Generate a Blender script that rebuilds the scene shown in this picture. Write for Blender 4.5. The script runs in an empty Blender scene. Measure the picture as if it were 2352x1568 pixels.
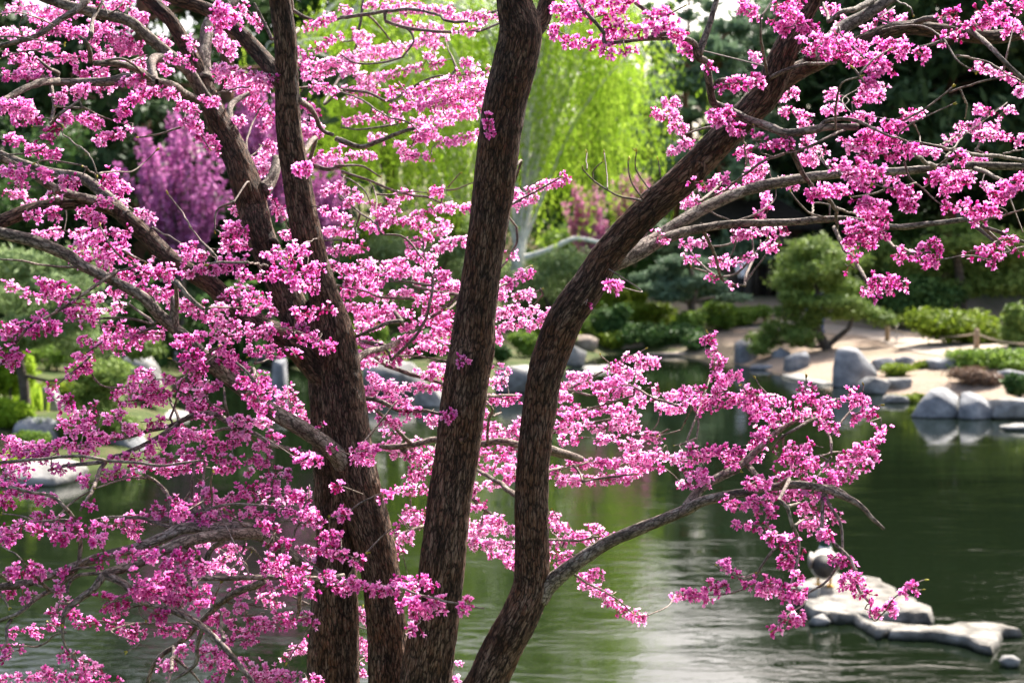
import bpy, bmesh, math, re
import numpy as np
from mathutils import Vector

# ------------------------------------------------------------------ scene, camera, light
sc = bpy.context.scene
COL = sc.collection
rs = np.random.RandomState(7)

CAM_Z, PITCH, FPX = 2.8, math.atan(164 / 3266.7), 3266.7      # photo measured at 2352 x 1568
cam_d = bpy.data.cameras.new('camera')
cam_d.sensor_width = 36; cam_d.lens = 50; cam_d.clip_start = 0.05; cam_d.clip_end = 3000
cam_d.dof.use_dof = True; cam_d.dof.focus_distance = 2.78; cam_d.dof.aperture_fstop = 6.3
cam = bpy.data.objects.new('camera', cam_d); COL.objects.link(cam)
cam.location = (0, 0, CAM_Z); cam.rotation_euler = (math.pi / 2 - PITCH, 0, 0)
sc.camera = cam

SUN_AZ, SUN_EL = math.radians(30), math.radians(47)              # azimuth from +Y towards +X
world = bpy.data.worlds.new('World'); sc.world = world; world.use_nodes = True
wn = world.node_tree.nodes; wl = world.node_tree.links
sky = wn.new('ShaderNodeTexSky'); sky.sky_type = 'NISHITA'; sky.sun_disc = False
sky.sun_elevation = SUN_EL; sky.sun_rotation = SUN_AZ
sky.dust_density = 7.0; sky.air_density = 1.0
wl.new(sky.outputs[0], wn['Background'].inputs[0]); wn['Background'].inputs[1].default_value = 0.125
sun_d = bpy.data.lights.new('sun', 'SUN'); sun_d.energy = 5.0; sun_d.angle = math.radians(0.5)
sun_d.color = (1.0, 0.95, 0.87)
sun = bpy.data.objects.new('sun', sun_d); COL.objects.link(sun)
to_sun = Vector((math.sin(SUN_AZ) * math.cos(SUN_EL), math.cos(SUN_AZ) * math.cos(SUN_EL), math.sin(SUN_EL)))
sun.rotation_euler = to_sun.to_track_quat('Z', 'Y').to_euler(); sun.location = to_sun * 60
vs = sc.view_settings
vs.view_transform = 'Standard'; vs.look = 'None'; vs.gamma = 1; vs.use_curve_mapping = False
vs.exposure = 1.72
sc.cycles.max_bounces = 8; sc.cycles.transparent_max_bounces = 4; sc.cycles.glossy_bounces = 3
sc.cycles.sample_clamp_indirect = 8

# ------------------------------------------------------------------ picture -> place
FW = np.array([0, math.cos(PITCH), -math.sin(PITCH)]); UP = np.array([0, math.sin(PITCH), math.cos(PITCH)])
CAM = np.array([0, 0, CAM_Z])
def ray(x, y):
    return np.array([(x - 1176) / FPX, 0, 0]) + UP * (784 - y) / FPX + FW
def at(x, y, d): return CAM + ray(x, y) * d                       # d metres along the lens axis
def at_y(x, y, Y): r = ray(x, y); return CAM + r * (Y / r[1])     # on the upright plane Y
def on_z(x, y, z=0.0): r = ray(x, y); return CAM + r * ((z - CAM_Z) / r[2])

# ------------------------------------------------------------------ noise
def _hash(i, j, k, s):
    n = (i.astype(np.int64) * 73856093) ^ (j.astype(np.int64) * 19349663) ^ (k.astype(np.int64) * 83492791) ^ (s * 2654435761)
    n = (n ^ (n >> 13)) * 1274126177 & 0xffffffff
    n = (n ^ (n >> 16)) * 2246822519 & 0xffffffff
    return ((n ^ (n >> 13)) & 0xffff) / 65535.0
def vnoise(P, s=0):
    P = np.asarray(P, float); I = np.floor(P).astype(np.int64); f = P - I; f = f * f * (3 - 2 * f)
    i, j, k = I.T; out = 0
    for a in (0, 1):
        for b in (0, 1):
            for c in (0, 1):
                w = (f[:, 0] if a else 1 - f[:, 0]) * (f[:, 1] if b else 1 - f[:, 1]) * (f[:, 2] if c else 1 - f[:, 2])
                out = out + w * _hash(i + a, j + b, k + c, s)
    return out * 2 - 1
def fbm(P, s=0, o=3):
    return sum(vnoise(np.asarray(P) * 2 ** q, s + q) * .5 ** q for q in range(o))

# ------------------------------------------------------------------ objects
def mesh(name, V, F, mat=None, tint=None, vec=None, col=None, smooth=True, mats=None, midx=None):
    me = bpy.data.meshes.new(name)
    V = np.asarray(V, np.float32)
    if isinstance(F, np.ndarray):
        n, k = F.shape
        me.vertices.add(len(V)); me.vertices.foreach_set('co', V.ravel())
        me.loops.add(n * k); me.loops.foreach_set('vertex_index', F.ravel().astype(np.int32))
        me.polygons.add(n); me.polygons.foreach_set('loop_start', np.arange(0, n * k, k, dtype=np.int32))
        me.update(calc_edges=True)
    else:
        me.from_pydata(V.tolist(), [], F); me.update()
    if tint is not None:
        a = me.attributes.new('tint', 'FLOAT', 'POINT'); a.data.foreach_set('value', np.asarray(tint, np.float32))
    if vec is not None:
        a = me.attributes.new('bark', 'FLOAT_VECTOR', 'POINT'); a.data.foreach_set('vector', np.asarray(vec, np.float32).ravel())
    if col is not None:
        a = me.attributes.new('paint', 'FLOAT_COLOR', 'POINT')
        c = np.ones((len(V), 4), np.float32); c[:, :3] = col; a.data.foreach_set('color', c.ravel())
    if smooth: me.polygons.foreach_set('use_smooth', np.ones(len(me.polygons), bool))
    for m in (mats or ([mat] if mat else [])): me.materials.append(m)
    if midx is not None: me.polygons.foreach_set('material_index', np.asarray(midx, np.int32))
    me.validate() if not isinstance(F, np.ndarray) else None
    return me
def obj(name, me, parent=None, loc=None):
    o = bpy.data.objects.new(name, me); COL.objects.link(o)
    if parent is not None: o.parent = parent
    if loc is not None: o.location = loc
    return o
def tag(o, label=None, cat=None, group=None, kind=None):
    if label: o['label'] = label
    if cat: o['category'] = cat
    if group: o['group'] = group
    if kind: o['kind'] = kind
    return o
def thing(name, label, cat, loc, group=None):
    o = bpy.data.objects.new(name, None); COL.objects.link(o); o.location = loc; o.empty_display_size = .1
    return tag(o, label, cat, group)
def part(name, parent, V, F, mat, **k):                         # world-space vertices under a thing
    base = np.array(parent.location) if parent.parent is None else np.array(parent.parent.location)
    return obj(name, mesh(name, np.asarray(V) - base, F, mat, **k), parent)
def single(name, label, cat, V, F, mat, group=None, kind=None, **k):
    V = np.asarray(V, float); b = V.mean(0); b[2] = V[:, 2].min()
    o = obj(name, mesh(name, V - b, F, mat, **k), None, b)
    return tag(o, label, cat, group, kind)

def smooth_line(P, R, step):
    """Catmull-Rom through P (n,3) with radii R, resampled every `step` metres."""
    P = np.asarray(P, float); R = np.asarray(R, float)
    if len(P) == 2: P = np.array([P[0], (P[0] + P[1]) / 2, P[1]]); R = np.array([R[0], R.mean(), R[1]])
    Q = np.vstack([2 * P[0] - P[1], P, 2 * P[-1] - P[-2]]); r = np.r_[R[0], R, R[-1]]
    oP, oR = [], []
    for i in range(1, len(Q) - 2):
        L = np.linalg.norm(Q[i + 1] - Q[i]); n = max(1, int(round(L / step)))
        t = np.arange(n)[:, None] / n
        p0, p1, p2, p3 = Q[i - 1], Q[i], Q[i + 1], Q[i + 2]
        oP.append(.5 * (2 * p1 + (p2 - p0) * t + (2 * p0 - 5 * p1 + 4 * p2 - p3) * t ** 2 + (3 * p1 - p0 - 3 * p2 + p3) * t ** 3))
        oR.append(r[i] + (r[i + 1] - r[i]) * (t[:, 0]))
    oP.append(P[-1:]); oR.append(R[-1:])
    return np.vstack(oP), np.concatenate(oR)
def tube(P, R, seg=8, cap=True, s0=0.0):
    """Round tube: vertices, quads, bark coordinates (cos r, sin r, length) and outward directions."""
    n = len(P); T = np.gradient(P, axis=0); T /= np.linalg.norm(T, axis=1)[:, None] + 1e-12
    u = np.cross(T[0], [0.31, 0.9, 0.2]); u /= np.linalg.norm(u); U = np.zeros((n, 3)); U[0] = u
    for i in range(1, n):
        u = U[i - 1] - T[i] * (U[i - 1] @ T[i]); U[i] = u / (np.linalg.norm(u) + 1e-12)
    W = np.cross(T, U); a = np.arange(seg) * 2 * math.pi / seg
    ca, sa = np.cos(a), np.sin(a)
    D = U[:, None] * ca[None, :, None] + W[:, None] * sa[None, :, None]
    V = P[:, None] + D * R[:, None, None]
    s = s0 + np.r_[0, np.cumsum(np.linalg.norm(np.diff(P, axis=0), axis=1))]
    B = np.stack([R[:, None] * ca, R[:, None] * sa, np.repeat(s[:, None], seg, 1)], -1)
    i = np.arange(n - 1)[:, None] * seg; j = np.arange(seg)[None]; j2 = (j + 1) % seg
    F = np.stack([i + j, i + j2, i + seg + j2, i + seg + j], -1).reshape(-1, 4)
    V, B, D = V.reshape(-1, 3), B.reshape(-1, 3), D.reshape(-1, 3)
    if cap:
        nb = len(V); V = np.vstack([V, P[-1] + T[-1] * R[-1] * .6, P[0]]); B = np.vstack([B, [0, 0, s[-1]], [0, 0, s[0]]])
        D = np.vstack([D, T[-1], -T[0]]); e = (n - 1) * seg; jj = np.arange(seg); jn = (jj + 1) % seg
        F = np.vstack([F, np.stack([e + jj, e + jn, np.full(seg, nb), np.full(seg, nb)], -1)[:, [0, 1, 2, 2]] * 1,
                       np.stack([jn, jj, np.full(seg, nb + 1), np.full(seg, nb + 1)], -1)])
        # degenerate quads are turned into triangles by the caller through `quads_tris`
    return V, F, B, D
def qt(F):
    """quads with a repeated last index -> list of tris/quads"""
    m = F[:, 2] == F[:, 3]
    return [tuple(f) for f in F[~m].tolist()] + [tuple(f[:3]) for f in F[m].tolist()]
def box(cx, cy, cz, sx, sy, sz, rz=0.0):
    v = np.array([[x, y, z] for x in (-.5, .5) for y in (-.5, .5) for z in (-.5, .5)]) * [sx, sy, sz]
    c, s = math.cos(rz), math.sin(rz)
    v = np.stack([v[:, 0] * c - v[:, 1] * s, v[:, 0] * s + v[:, 1] * c, v[:, 2]], -1) + [cx, cy, cz]
    return v, np.array([[0, 1, 3, 2], [4, 6, 7, 5], [0, 4, 5, 1], [2, 3, 7, 6], [0, 2, 6, 4], [1, 5, 7, 3]])
def join(parts):
    V, F, n = [], [], 0
    for v, f in parts: V.append(v); F.append(np.asarray(f) + n); n += len(v)
    return np.vstack(V), np.vstack(F)

# ------------------------------------------------------------------ materials
def new_mat(name):
    m = bpy.data.materials.new(name); m.use_nodes = True
    nt = m.node_tree; return m, nt.nodes, nt.links, nt.nodes['Principled BSDF']
def noise_node(N, L, scale, detail=4, vec=None, rough=.6):
    n = N.new('ShaderNodeTexNoise'); n.inputs['Scale'].default_value = scale; n.inputs['Detail'].default_value = detail
    n.inputs['Roughness'].default_value = rough
    if vec is not None: L.new(vec, n.inputs['Vector'])
    return n
def ramp(N, L, fac, stops):
    r = N.new('ShaderNodeValToRGB'); e = r.color_ramp.elements
    while len(e) < len(stops): e.new(.5)
    for q, (p, c) in zip(e, stops): q.position = p; q.color = (*c, 1)
    L.new(fac, r.inputs[0]); return r
def bump(N, L, h, strength, dist, bs):
    b = N.new('ShaderNodeBump'); b.inputs['Strength'].default_value = strength; b.inputs['Distance'].default_value = dist
    L.new(h, b.inputs['Height']); L.new(b.outputs[0], bs.inputs['Normal']); return b
def attr(N, name): a = N.new('ShaderNodeAttribute'); a.attribute_name = name; return a
def objco(N): return N.new('ShaderNodeTexCoord').outputs['Object']

def mat_noise(name, stops, scale=4, detail=5, rough=.8, bstr=.5, bdist=.02, bscale=None, spec=.12):
    m, N, L, b = new_mat(name)
    co = objco(N); n = noise_node(N, L, scale, detail, co); r = ramp(N, L, n.outputs[0], stops)
    L.new(r.outputs[0], b.inputs['Base Color']); b.inputs['Roughness'].default_value = rough
    b.inputs['Specular IOR Level'].default_value = spec
    n2 = noise_node(N, L, bscale or scale * 4, 6, co); bump(N, L, n2.outputs[0], bstr, bdist, b)
    return m
def mat_leaf(name, stops, transl=.4, rough=.6, spec=.1):
    """colour from each leaf's own tint; thin leaves let light through"""
    m, N, L, b = new_mat(name)
    a = attr(N, 'tint'); r = ramp(N, L, a.outputs['Fac'], stops)
    L.new(r.outputs[0], b.inputs['Base Color']); b.inputs['Roughness'].default_value = rough
    b.inputs['Specular IOR Level'].default_value = spec
    if transl:
        t = N.new('ShaderNodeBsdfTranslucent'); L.new(r.outputs[0], t.inputs[0])
        x = N.new('ShaderNodeMixShader'); x.inputs[0].default_value = transl
        L.new(b.outputs[0], x.inputs[1]); L.new(t.outputs[0], x.inputs[2])
        L.new(x.outputs[0], N['Material Output'].inputs[0])
    return m
def mat_paint(name, rough=.6, spec=.3):
    m, N, L, b = new_mat(name); a = attr(N, 'paint'); L.new(a.outputs['Color'], b.inputs['Base Color'])
    b.inputs['Roughness'].default_value = rough; b.inputs['Specular IOR Level'].default_value = spec; return m
def mat_bark(name, dark, mid, light, orange, bstr=.9, bdist=.004, sx=200, sz=42, low=.4):
    """bark in the stem's own coordinates: long plates, rusty furrows, lichen flecks"""
    m, N, L, b = new_mat(name)
    a = attr(N, 'bark'); mp = N.new('ShaderNodeMapping'); mp.inputs['Scale'].default_value = (sx, sx, sz)
    L.new(a.outputs['Vector'], mp.inputs[0])
    n1 = noise_node(N, L, 1.0, 5, mp.outputs[0], .65)
    vo = N.new('ShaderNodeTexVoronoi'); vo.feature = 'DISTANCE_TO_EDGE'; vo.inputs['Scale'].default_value = .75
    wob = N.new('ShaderNodeVectorMath'); wob.operation = 'MULTIPLY_ADD'
    wob.inputs[1].default_value = (1.6, 1.6, 1.6)
    L.new(n1.outputs['Color'], wob.inputs[0]); L.new(mp.outputs[0], wob.inputs[2]); L.new(wob.outputs[0], vo.inputs['Vector'])
    mpb = N.new('ShaderNodeMapping'); mpb.inputs['Scale'].default_value = (sx * .3, sx * .3, sz * .22); L.new(a.outputs['Vector'], mpb.inputs[0])
    n4 = noise_node(N, L, 1.0, 3, mpb.outputs[0], .6)
    mpf = N.new('ShaderNodeMapping'); mpf.inputs['Scale'].default_value = (sx * 2.1, sx * 2.1, sz * 3.2); L.new(a.outputs['Vector'], mpf.inputs[0])
    n5 = noise_node(N, L, 1.0, 3, mpf.outputs[0], .6)
    s1 = N.new('ShaderNodeMath'); s1.operation = 'MULTIPLY_ADD'; s1.inputs[1].default_value = .55; L.new(n4.outputs[0], s1.inputs[0])
    s0 = N.new('ShaderNodeMath'); s0.operation = 'MULTIPLY_ADD'; s0.inputs[1].default_value = .5; s0.inputs[2].default_value = -.275; L.new(n1.outputs[0], s0.inputs[0]); L.new(s0.outputs[0], s1.inputs[2])
    s2 = N.new('ShaderNodeMath'); s2.operation = 'MULTIPLY_ADD'; s2.inputs[1].default_value = .5; L.new(n5.outputs[0], s2.inputs[0]); L.new(s1.outputs[0], s2.inputs[2])
    r = ramp(N, L, s2.outputs[0], [(.36, dark), (.5, mid), (.66, light)])
    n2 = noise_node(N, L, 14, 3, a.outputs['Vector'])
    cr = ramp(N, L, vo.outputs[0], [(0.0, (.9, .9, .9)), (.12, (0, 0, 0))])
    n3r = ramp(N, L, n2.outputs[0], [(.42, (0, 0, 0)), (.68, (1, 1, 1))])
    mx = N.new('ShaderNodeMixRGB'); mx.inputs[2].default_value = (*orange, 1)
    mul = N.new('ShaderNodeMath'); mul.operation = 'MULTIPLY'; mul.inputs[1].default_value = low
    L.new(n3r.outputs[0], mul.inputs[0]); L.new(mul.outputs[0], mx.inputs[0]); L.new(r.outputs[0], mx.inputs[1])
    mx2 = N.new('ShaderNodeMixRGB'); mx2.inputs[2].default_value = (*[c * .35 for c in dark], 1)
    L.new(cr.outputs[0], mx2.inputs[0]); L.new(mx.outputs[0], mx2.inputs[1])
    # old bark low on the stems is greyer and paler
    sx_ = N.new('ShaderNodeSeparateXYZ'); L.new(objco(N), sx_.inputs[0])
    mr = N.new('ShaderNodeMapRange'); mr.inputs[1].default_value = .9; mr.inputs[2].default_value = 1.75; mr.inputs[3].default_value = .55; mr.inputs[4].default_value = 0
    L.new(sx_.outputs[2], mr.inputs[0])
    old = N.new('ShaderNodeMixRGB'); old.blend_type = 'ADD'; L.new(mr.outputs[0], old.inputs[0]); L.new(mx2.outputs[0], old.inputs[1]); L.new(mx2.outputs[0], old.inputs[2])
    L.new(old.outputs[0], b.inputs['Base Color']); b.inputs['Roughness'].default_value = .88
    b.inputs['Specular IOR Level'].default_value = .25
    h = N.new('ShaderNodeMath'); h.operation = 'SUBTRACT'; L.new(s2.outputs[0], h.inputs[0]); L.new(cr.outputs[0], h.inputs[1])
    bump(N, L, h.outputs[0], bstr, bdist, b)
    return m
# ------------------------------------------------------------------ pond outline and land
SHORE_PX = [(2480, 985), (2360, 955), (2300, 922), (2238, 907), (2070, 907), (1990, 899), (1932, 886), (1850, 878), (1800, 858),
            (1700, 838), (1640, 822), (1566, 819), (1480, 813), (1400, 813), (1330, 835), (1260, 880), (1180, 898), (1050, 905),
            (900, 905), (800, 890), (700, 850), (560, 830), (430, 850), (395, 900), (420, 960), (380, 1010), (340, 1065),
            (200, 1082), (100, 1095), (0, 1112), (-150, 1150)]
POND = np.array([on_z(*p)[:2] for p in SHORE_PX] + [(-14, 13), (-22, 8.5), (-12, 6.2), (0, 6.4), (14, 6.2), (24, 9), (19, 17)])
def pond_sd(x, y):
    """signed distance to the pond edge, positive on land"""
    P = np.stack([x, y], -1); A = POND; B = np.roll(POND, -1, 0)
    best = np.full(len(P), 1e9); ins = np.zeros(len(P), bool)
    for a, b in zip(A, B):
        d = b - a; t = np.clip(((P - a) @ d) / (d @ d), 0, 1)
        best = np.minimum(best, np.linalg.norm(P - a - t[:, None] * d, axis=1))
        c = (a[1] > P[:, 1]) != (b[1] > P[:, 1])
        ins ^= c & (P[:, 0] < (b[0] - a[0]) * (P[:, 1] - a[1]) / (b[1] - a[1] + 1e-12) + a[0])
    return np.where(ins, -best, best)
sst = lambda t: np.clip(t, 0, 1) ** 2 * (3 - 2 * np.clip(t, 0, 1))
def land_z(x, y):
    x = np.atleast_1d(np.asarray(x, float)); y = np.atleast_1d(np.asarray(y, float))
    sd = pond_sd(x, y)
    z = np.where(sd > 0, .26 * sst(sd / .7) + .42 * sst(sd / 6) - .03, -.9 * sst(-sd / 2.5) - .03)
    z = z + np.where(y < 9, .45 * sst((6.6 - y) / 3.2) * (sd > 0), 0)
    z = z + 1.1 * sst((y - 51) / 8) * (sd > 0)                    # the garden climbs towards the gate
    n = fbm(np.stack([x * .22, y * .22, x * 0], -1), 3, 3)
    return z + np.where(sd > 0, n * .12 * sst(sd / 3), 0) * (y > 9)
def on_land(px, py):
    r = ray(px, py); lo = 5.0
    t = np.linspace(5, 140, 1400); P = CAM + r * t[:, None]
    z = np.maximum(land_z(P[:, 0], P[:, 1]), 0)
    k = np.argmax(P[:, 2] <= z)
    return P[k] if P[k, 2] <= z[k] else on_z(px, py, .7)

gx = 14 * np.sinh(np.linspace(-5, 5, 271)); gy = 28 + 14 * np.sinh(np.linspace(-2.3, 5, 241))
X, Y = np.meshgrid(gx, gy); X, Y = X.ravel(), Y.ravel()
Z = land_z(X, Y)
nx = len(gx); ii = (np.arange(len(gy) - 1)[:, None] * nx + np.arange(nx - 1)[None]).ravel()
GF = np.stack([ii, ii + 1, ii + nx + 1, ii + nx], -1)
# real ground cover: pale sand on the right-hand bank, brown soil and moss elsewhere
sandy = sst((X - 4.2 - (Y - 40) * .03) / 2) * sst((Y - 20) / 6) * (1 - sst((Y - 54) / 6))
sandy = np.clip(sandy + .45 * fbm(np.stack([X * .5, Y * .5, 0 * X], -1), 9) * (sandy > .02), 0, 1)
m, N, L, b = new_mat('ground')
a = attr(N, 'tint'); co = objco(N)
n1 = noise_node(N, L, 1.6, 6, co); n2 = noise_node(N, L, 26, 6, co)
soil = ramp(N, L, n1.outputs[0], [(.32, (.025, .045, .01)), (.5, (.05, .065, .022)), (.72, (.11, .08, .05))])
sand = ramp(N, L, n2.outputs[0], [(.3, (.13, .095, .066)), (.5, (.255, .195, .148)), (.72, (.37, .295, .235))])
mx = N.new('ShaderNodeMixRGB'); L.new(a.outputs['Fac'], mx.inputs[0]); L.new(soil.outputs[0], mx.inputs[1]); L.new(sand.outputs[0], mx.inputs[2])
L.new(mx.outputs[0], b.inputs['Base Color']); b.inputs['Roughness'].default_value = .95; b.inputs['Specular IOR Level'].default_value = .08; bump(N, L, n2.outputs[0], .6, .03, b)
tag(obj('ground', mesh('ground', np.stack([X, Y, Z], -1), GF, m, tint=sandy)), kind='structure')

# pond water
m, N, L, b = new_mat('water')
b.inputs['Base Color'].default_value = (.004, .007, .003, 1); b.inputs['Roughness'].default_value = .03
b.inputs['IOR'].default_value = 1.34
co = objco(N); mp = N.new('ShaderNodeMapping'); mp.inputs['Scale'].default_value = (.9, 2.1, 1); L.new(co, mp.inputs[0])
w1 = noise_node(N, L, 3.3, 4, mp.outputs[0], .55); w1.inputs['Distortion'].default_value = 1.2
w2 = noise_node(N, L, .55, 2, mp.outputs[0])
calm = ramp(N, L, w2.outputs[0], [(.38, (.16, .16, .16)), (.62, (1, 1, 1))])
mu = N.new('ShaderNodeMath'); mu.operation = 'MULTIPLY'; L.new(w1.outputs[0], mu.inputs[0]); L.new(calm.outputs[0], mu.inputs[1])
sy = N.new('ShaderNodeSeparateXYZ'); L.new(co, sy.inputs[0])
breeze = N.new('ShaderNodeMapRange'); breeze.inputs[1].default_value = 11; breeze.inputs[2].default_value = 20; breeze.inputs[3].default_value = 1; breeze.inputs[4].default_value = .3; L.new(sy.outputs[1], breeze.inputs[0])
mu2 = N.new('ShaderNodeMath'); mu2.operation = 'MULTIPLY'; L.new(mu.outputs[0], mu2.inputs[0]); L.new(breeze.outputs[0], mu2.inputs[1])
bump(N, L, mu2.outputs[0], .5, .0135, b)                          # ripples near the bank, calm water beyond
wx = np.linspace(-40, 40, 41); wy = np.linspace(4.5, 62, 31); X, Y = np.meshgrid(wx, wy)
ii = (np.arange(30)[:, None] * 41 + np.arange(40)[None]).ravel()
tag(obj('pond_water', mesh('pond_water', np.stack([X.ravel(), Y.ravel(), 0 * X.ravel()], -1), np.stack([ii, ii + 1, ii + 42, ii + 41], -1), m)), kind='structure')

# gravel path along the right-hand bank
PATH_PX = [(2520, 822), (2352, 805), (2243, 788), (2130, 772), (2040, 764), (1940, 752), (1860, 745), (1790, 741), (1740, 745), (1700, 757)]
pp = np.array([on_land(*p) for p in PATH_PX]); pp, _ = smooth_line(pp, np.ones(len(pp)), .5)
T = np.gradient(pp, axis=0); Nn = np.stack([-T[:, 1], T[:, 0]], -1); Nn /= np.linalg.norm(Nn, axis=1)[:, None]
rows = []
for k in range(5):
    q = pp[:, :2] + Nn * (-.15 + k / 4 * 2.3); rows.append(np.column_stack([q, land_z(q[:, 0], q[:, 1]) + .02]))
V = np.stack(rows, 1).reshape(-1, 3); n = len(pp)
ii = (np.arange(n - 1)[:, None] * 5 + np.arange(4)[None]).ravel()
PATHM = mat_noise('gravel', [(.3, (.25, .2, .16)), (.55, (.33, .275, .225)), (.8, (.41, .355, .3))], 30, 6, .95, .5, .02)
tag(obj('gravel_path', mesh('gravel_path', V, np.stack([ii, ii + 1, ii + 6, ii + 5], -1), PATHM)), kind='structure')

# ------------------------------------------------------------------ rocks
ROCK = mat_noise('granite', [(.25, (.08, .083, .09)), (.5, (.19, .195, .205)), (.78, (.36, .36, .36))], 3.2, 8, .85, .7, .05, 9)
ROCKW = mat_noise('pale_granite', [(.25, (.075, .073, .07)), (.5, (.22, .215, .205)), (.78, (.38, .37, .35))], 3.0, 8, .85, .7, .05, 9)
ROCKB = mat_noise('brown_stone', [(.25, (.14, .11, .09)), (.5, (.26, .21, .17)), (.78, (.38, .32, .25))], 3.0, 8, .85, .7, .05, 9)
ROCKS = mat_noise('slab_stone', [(.3, (.05, .046, .041)), (.48, (.165, .156, .14)), (.7, (.30, .285, .26))], 5.0, 9, .9, .9, .05, 12)
for m_ in (ROCK, ROCKW, ROCKB, ROCKS):                                  # stones stay dark and wet just above the waterline
    N, L = m_.node_tree.nodes, m_.node_tree.links; b = N['Principled BSDF']; lk = b.inputs['Base Color'].links[0].from_socket
    ge = N.new('ShaderNodeNewGeometry'); sz_ = N.new('ShaderNodeSeparateXYZ'); L.new(ge.outputs['Position'], sz_.inputs[0])
    nz = noise_node(N, L, 3.0, 3, ge.outputs['Position']); ad = N.new('ShaderNodeMath'); ad.operation = 'MULTIPLY_ADD'; ad.inputs[1].default_value = -.03
    L.new(nz.outputs[0], ad.inputs[0]); L.new(sz_.outputs[2], ad.inputs[2])
    mr = N.new('ShaderNodeMapRange'); mr.inputs[1].default_value = -.012; mr.inputs[2].default_value = .022; mr.inputs[3].default_value = 1; mr.inputs[4].default_value = 0; L.new(ad.outputs[0], mr.inputs[0])
    wm = N.new('ShaderNodeMixRGB'); wm.inputs[2].default_value = (.022, .026, .018, 1); L.new(mr.outputs[0], wm.inputs[0]); L.new(lk, wm.inputs[1]); L.new(wm.outputs[0], b.inputs['Base Color'])
def ico(sub):
    bm = bmesh.new(); bmesh.ops.create_icosphere(bm, subdivisions=sub, radius=1)
    V = np.array([v.co[:] for v in bm.verts]); F = np.array([[v.index for v in f.verts] for f in bm.faces]); bm.free(); return V, F
ICO3 = ico(3)
def hull(P):
    bm = bmesh.new()
    for p in P: bm.verts.new(p)
    res = bmesh.ops.convex_hull(bm, input=bm.verts[:])
    bmesh.ops.delete(bm, geom=list({g_ for g_ in res['geom_interior'] + res['geom_unused'] if isinstance(g_, bmesh.types.BMVert)}), context='VERTS')
    bmesh.ops.dissolve_limit(bm, angle_limit=.10, verts=bm.verts[:], edges=bm.edges[:])
    bmesh.ops.bevel(bm, geom=bm.edges[:], offset=.018 * np.ptp(np.asarray(P), axis=0).max(), segments=1, affect='EDGES', clamp_overlap=True)
    bmesh.ops.triangulate(bm, faces=bm.faces[:]); bmesh.ops.recalc_face_normals(bm, faces=bm.faces[:]); bm.verts.index_update()
    V = np.array([v.co[:] for v in bm.verts]); F = np.array([[v.index for v in f.verts] for f in bm.faces]); bm.free(); return V, F
def rock_shape(r, cuts=9, flat=.0):
    d = r.normal(size=(26, 3)); d /= np.linalg.norm(d, axis=1)[:, None]
    d = np.sign(d) * np.abs(d) ** .75 * r.uniform(.75, 1.1, 26)[:, None]
    V, F = hull(d)
    V -= (V.max(0) + V.min(0)) / 2; V /= (V.max(0) - V.min(0)); return V, F          # unit box
def rock(label, px, py, w, h, seed, mat=None, water=False, deep=.8, flat=0, name='rock', group=None, z0=0.0):
    r = np.random.RandomState(seed)
    p = on_z(px, py, z0) if water else on_land(px, py)
    k = np.linalg.norm(p - CAM) / FPX; W, H = w * k, h * k
    V, F = rock_shape(r, 16, flat)
    V = V * [W, W * deep, H * 1.35] + [p[0], p[1] + W * deep * .35, p[2] + H * (.5 - .175)]
    return single(name, label, 'rock', V, F, mat or ROCK, group, smooth=False)
def outline_rock(label, pts, ybase, deep, mat=None, water=True, seed=0, front=.88, back=.7, lean=0.0, name='boulder'):
    """boulder whose silhouette was measured in the photograph, given its own depth and broken faces"""
    r = np.random.RandomState(seed)
    pts = np.array(pts, float); cx = pts[:, 0].mean()
    p0 = on_z(cx, ybase) if water else on_land(cx, ybase)
    Yd = p0[1] + deep * .4
    O = np.array([at_y(x, y, Yd) for x, y in pts]); c = O.mean(0); c[2] = O[:, 2].min()
    Q = []
    for s_, dy in ((front * .8, -.5), (front, -.34), (1, 0), (back, .4)):
        q = c + (O - c) * s_ + [0, dy * deep, 0]; q = q + r.normal(size=q.shape) * .025 * np.ptp(O, axis=0).max() * [1 if s_ < 1 else .3, 1, 1 if s_ < 1 else .3]
        q[:, 2] = np.where(O[:, 2] <= c[2] + .02, c[2] - .35, q[:, 2] + lean * dy * deep)
        Q.append(q[r.rand(len(q)) < (.62 if s_ < 1 else 1.01)])
    V, F = hull(np.vstack(Q))
    return single(name, label, 'boulder', V, F, mat or ROCK, smooth=False)
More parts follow.
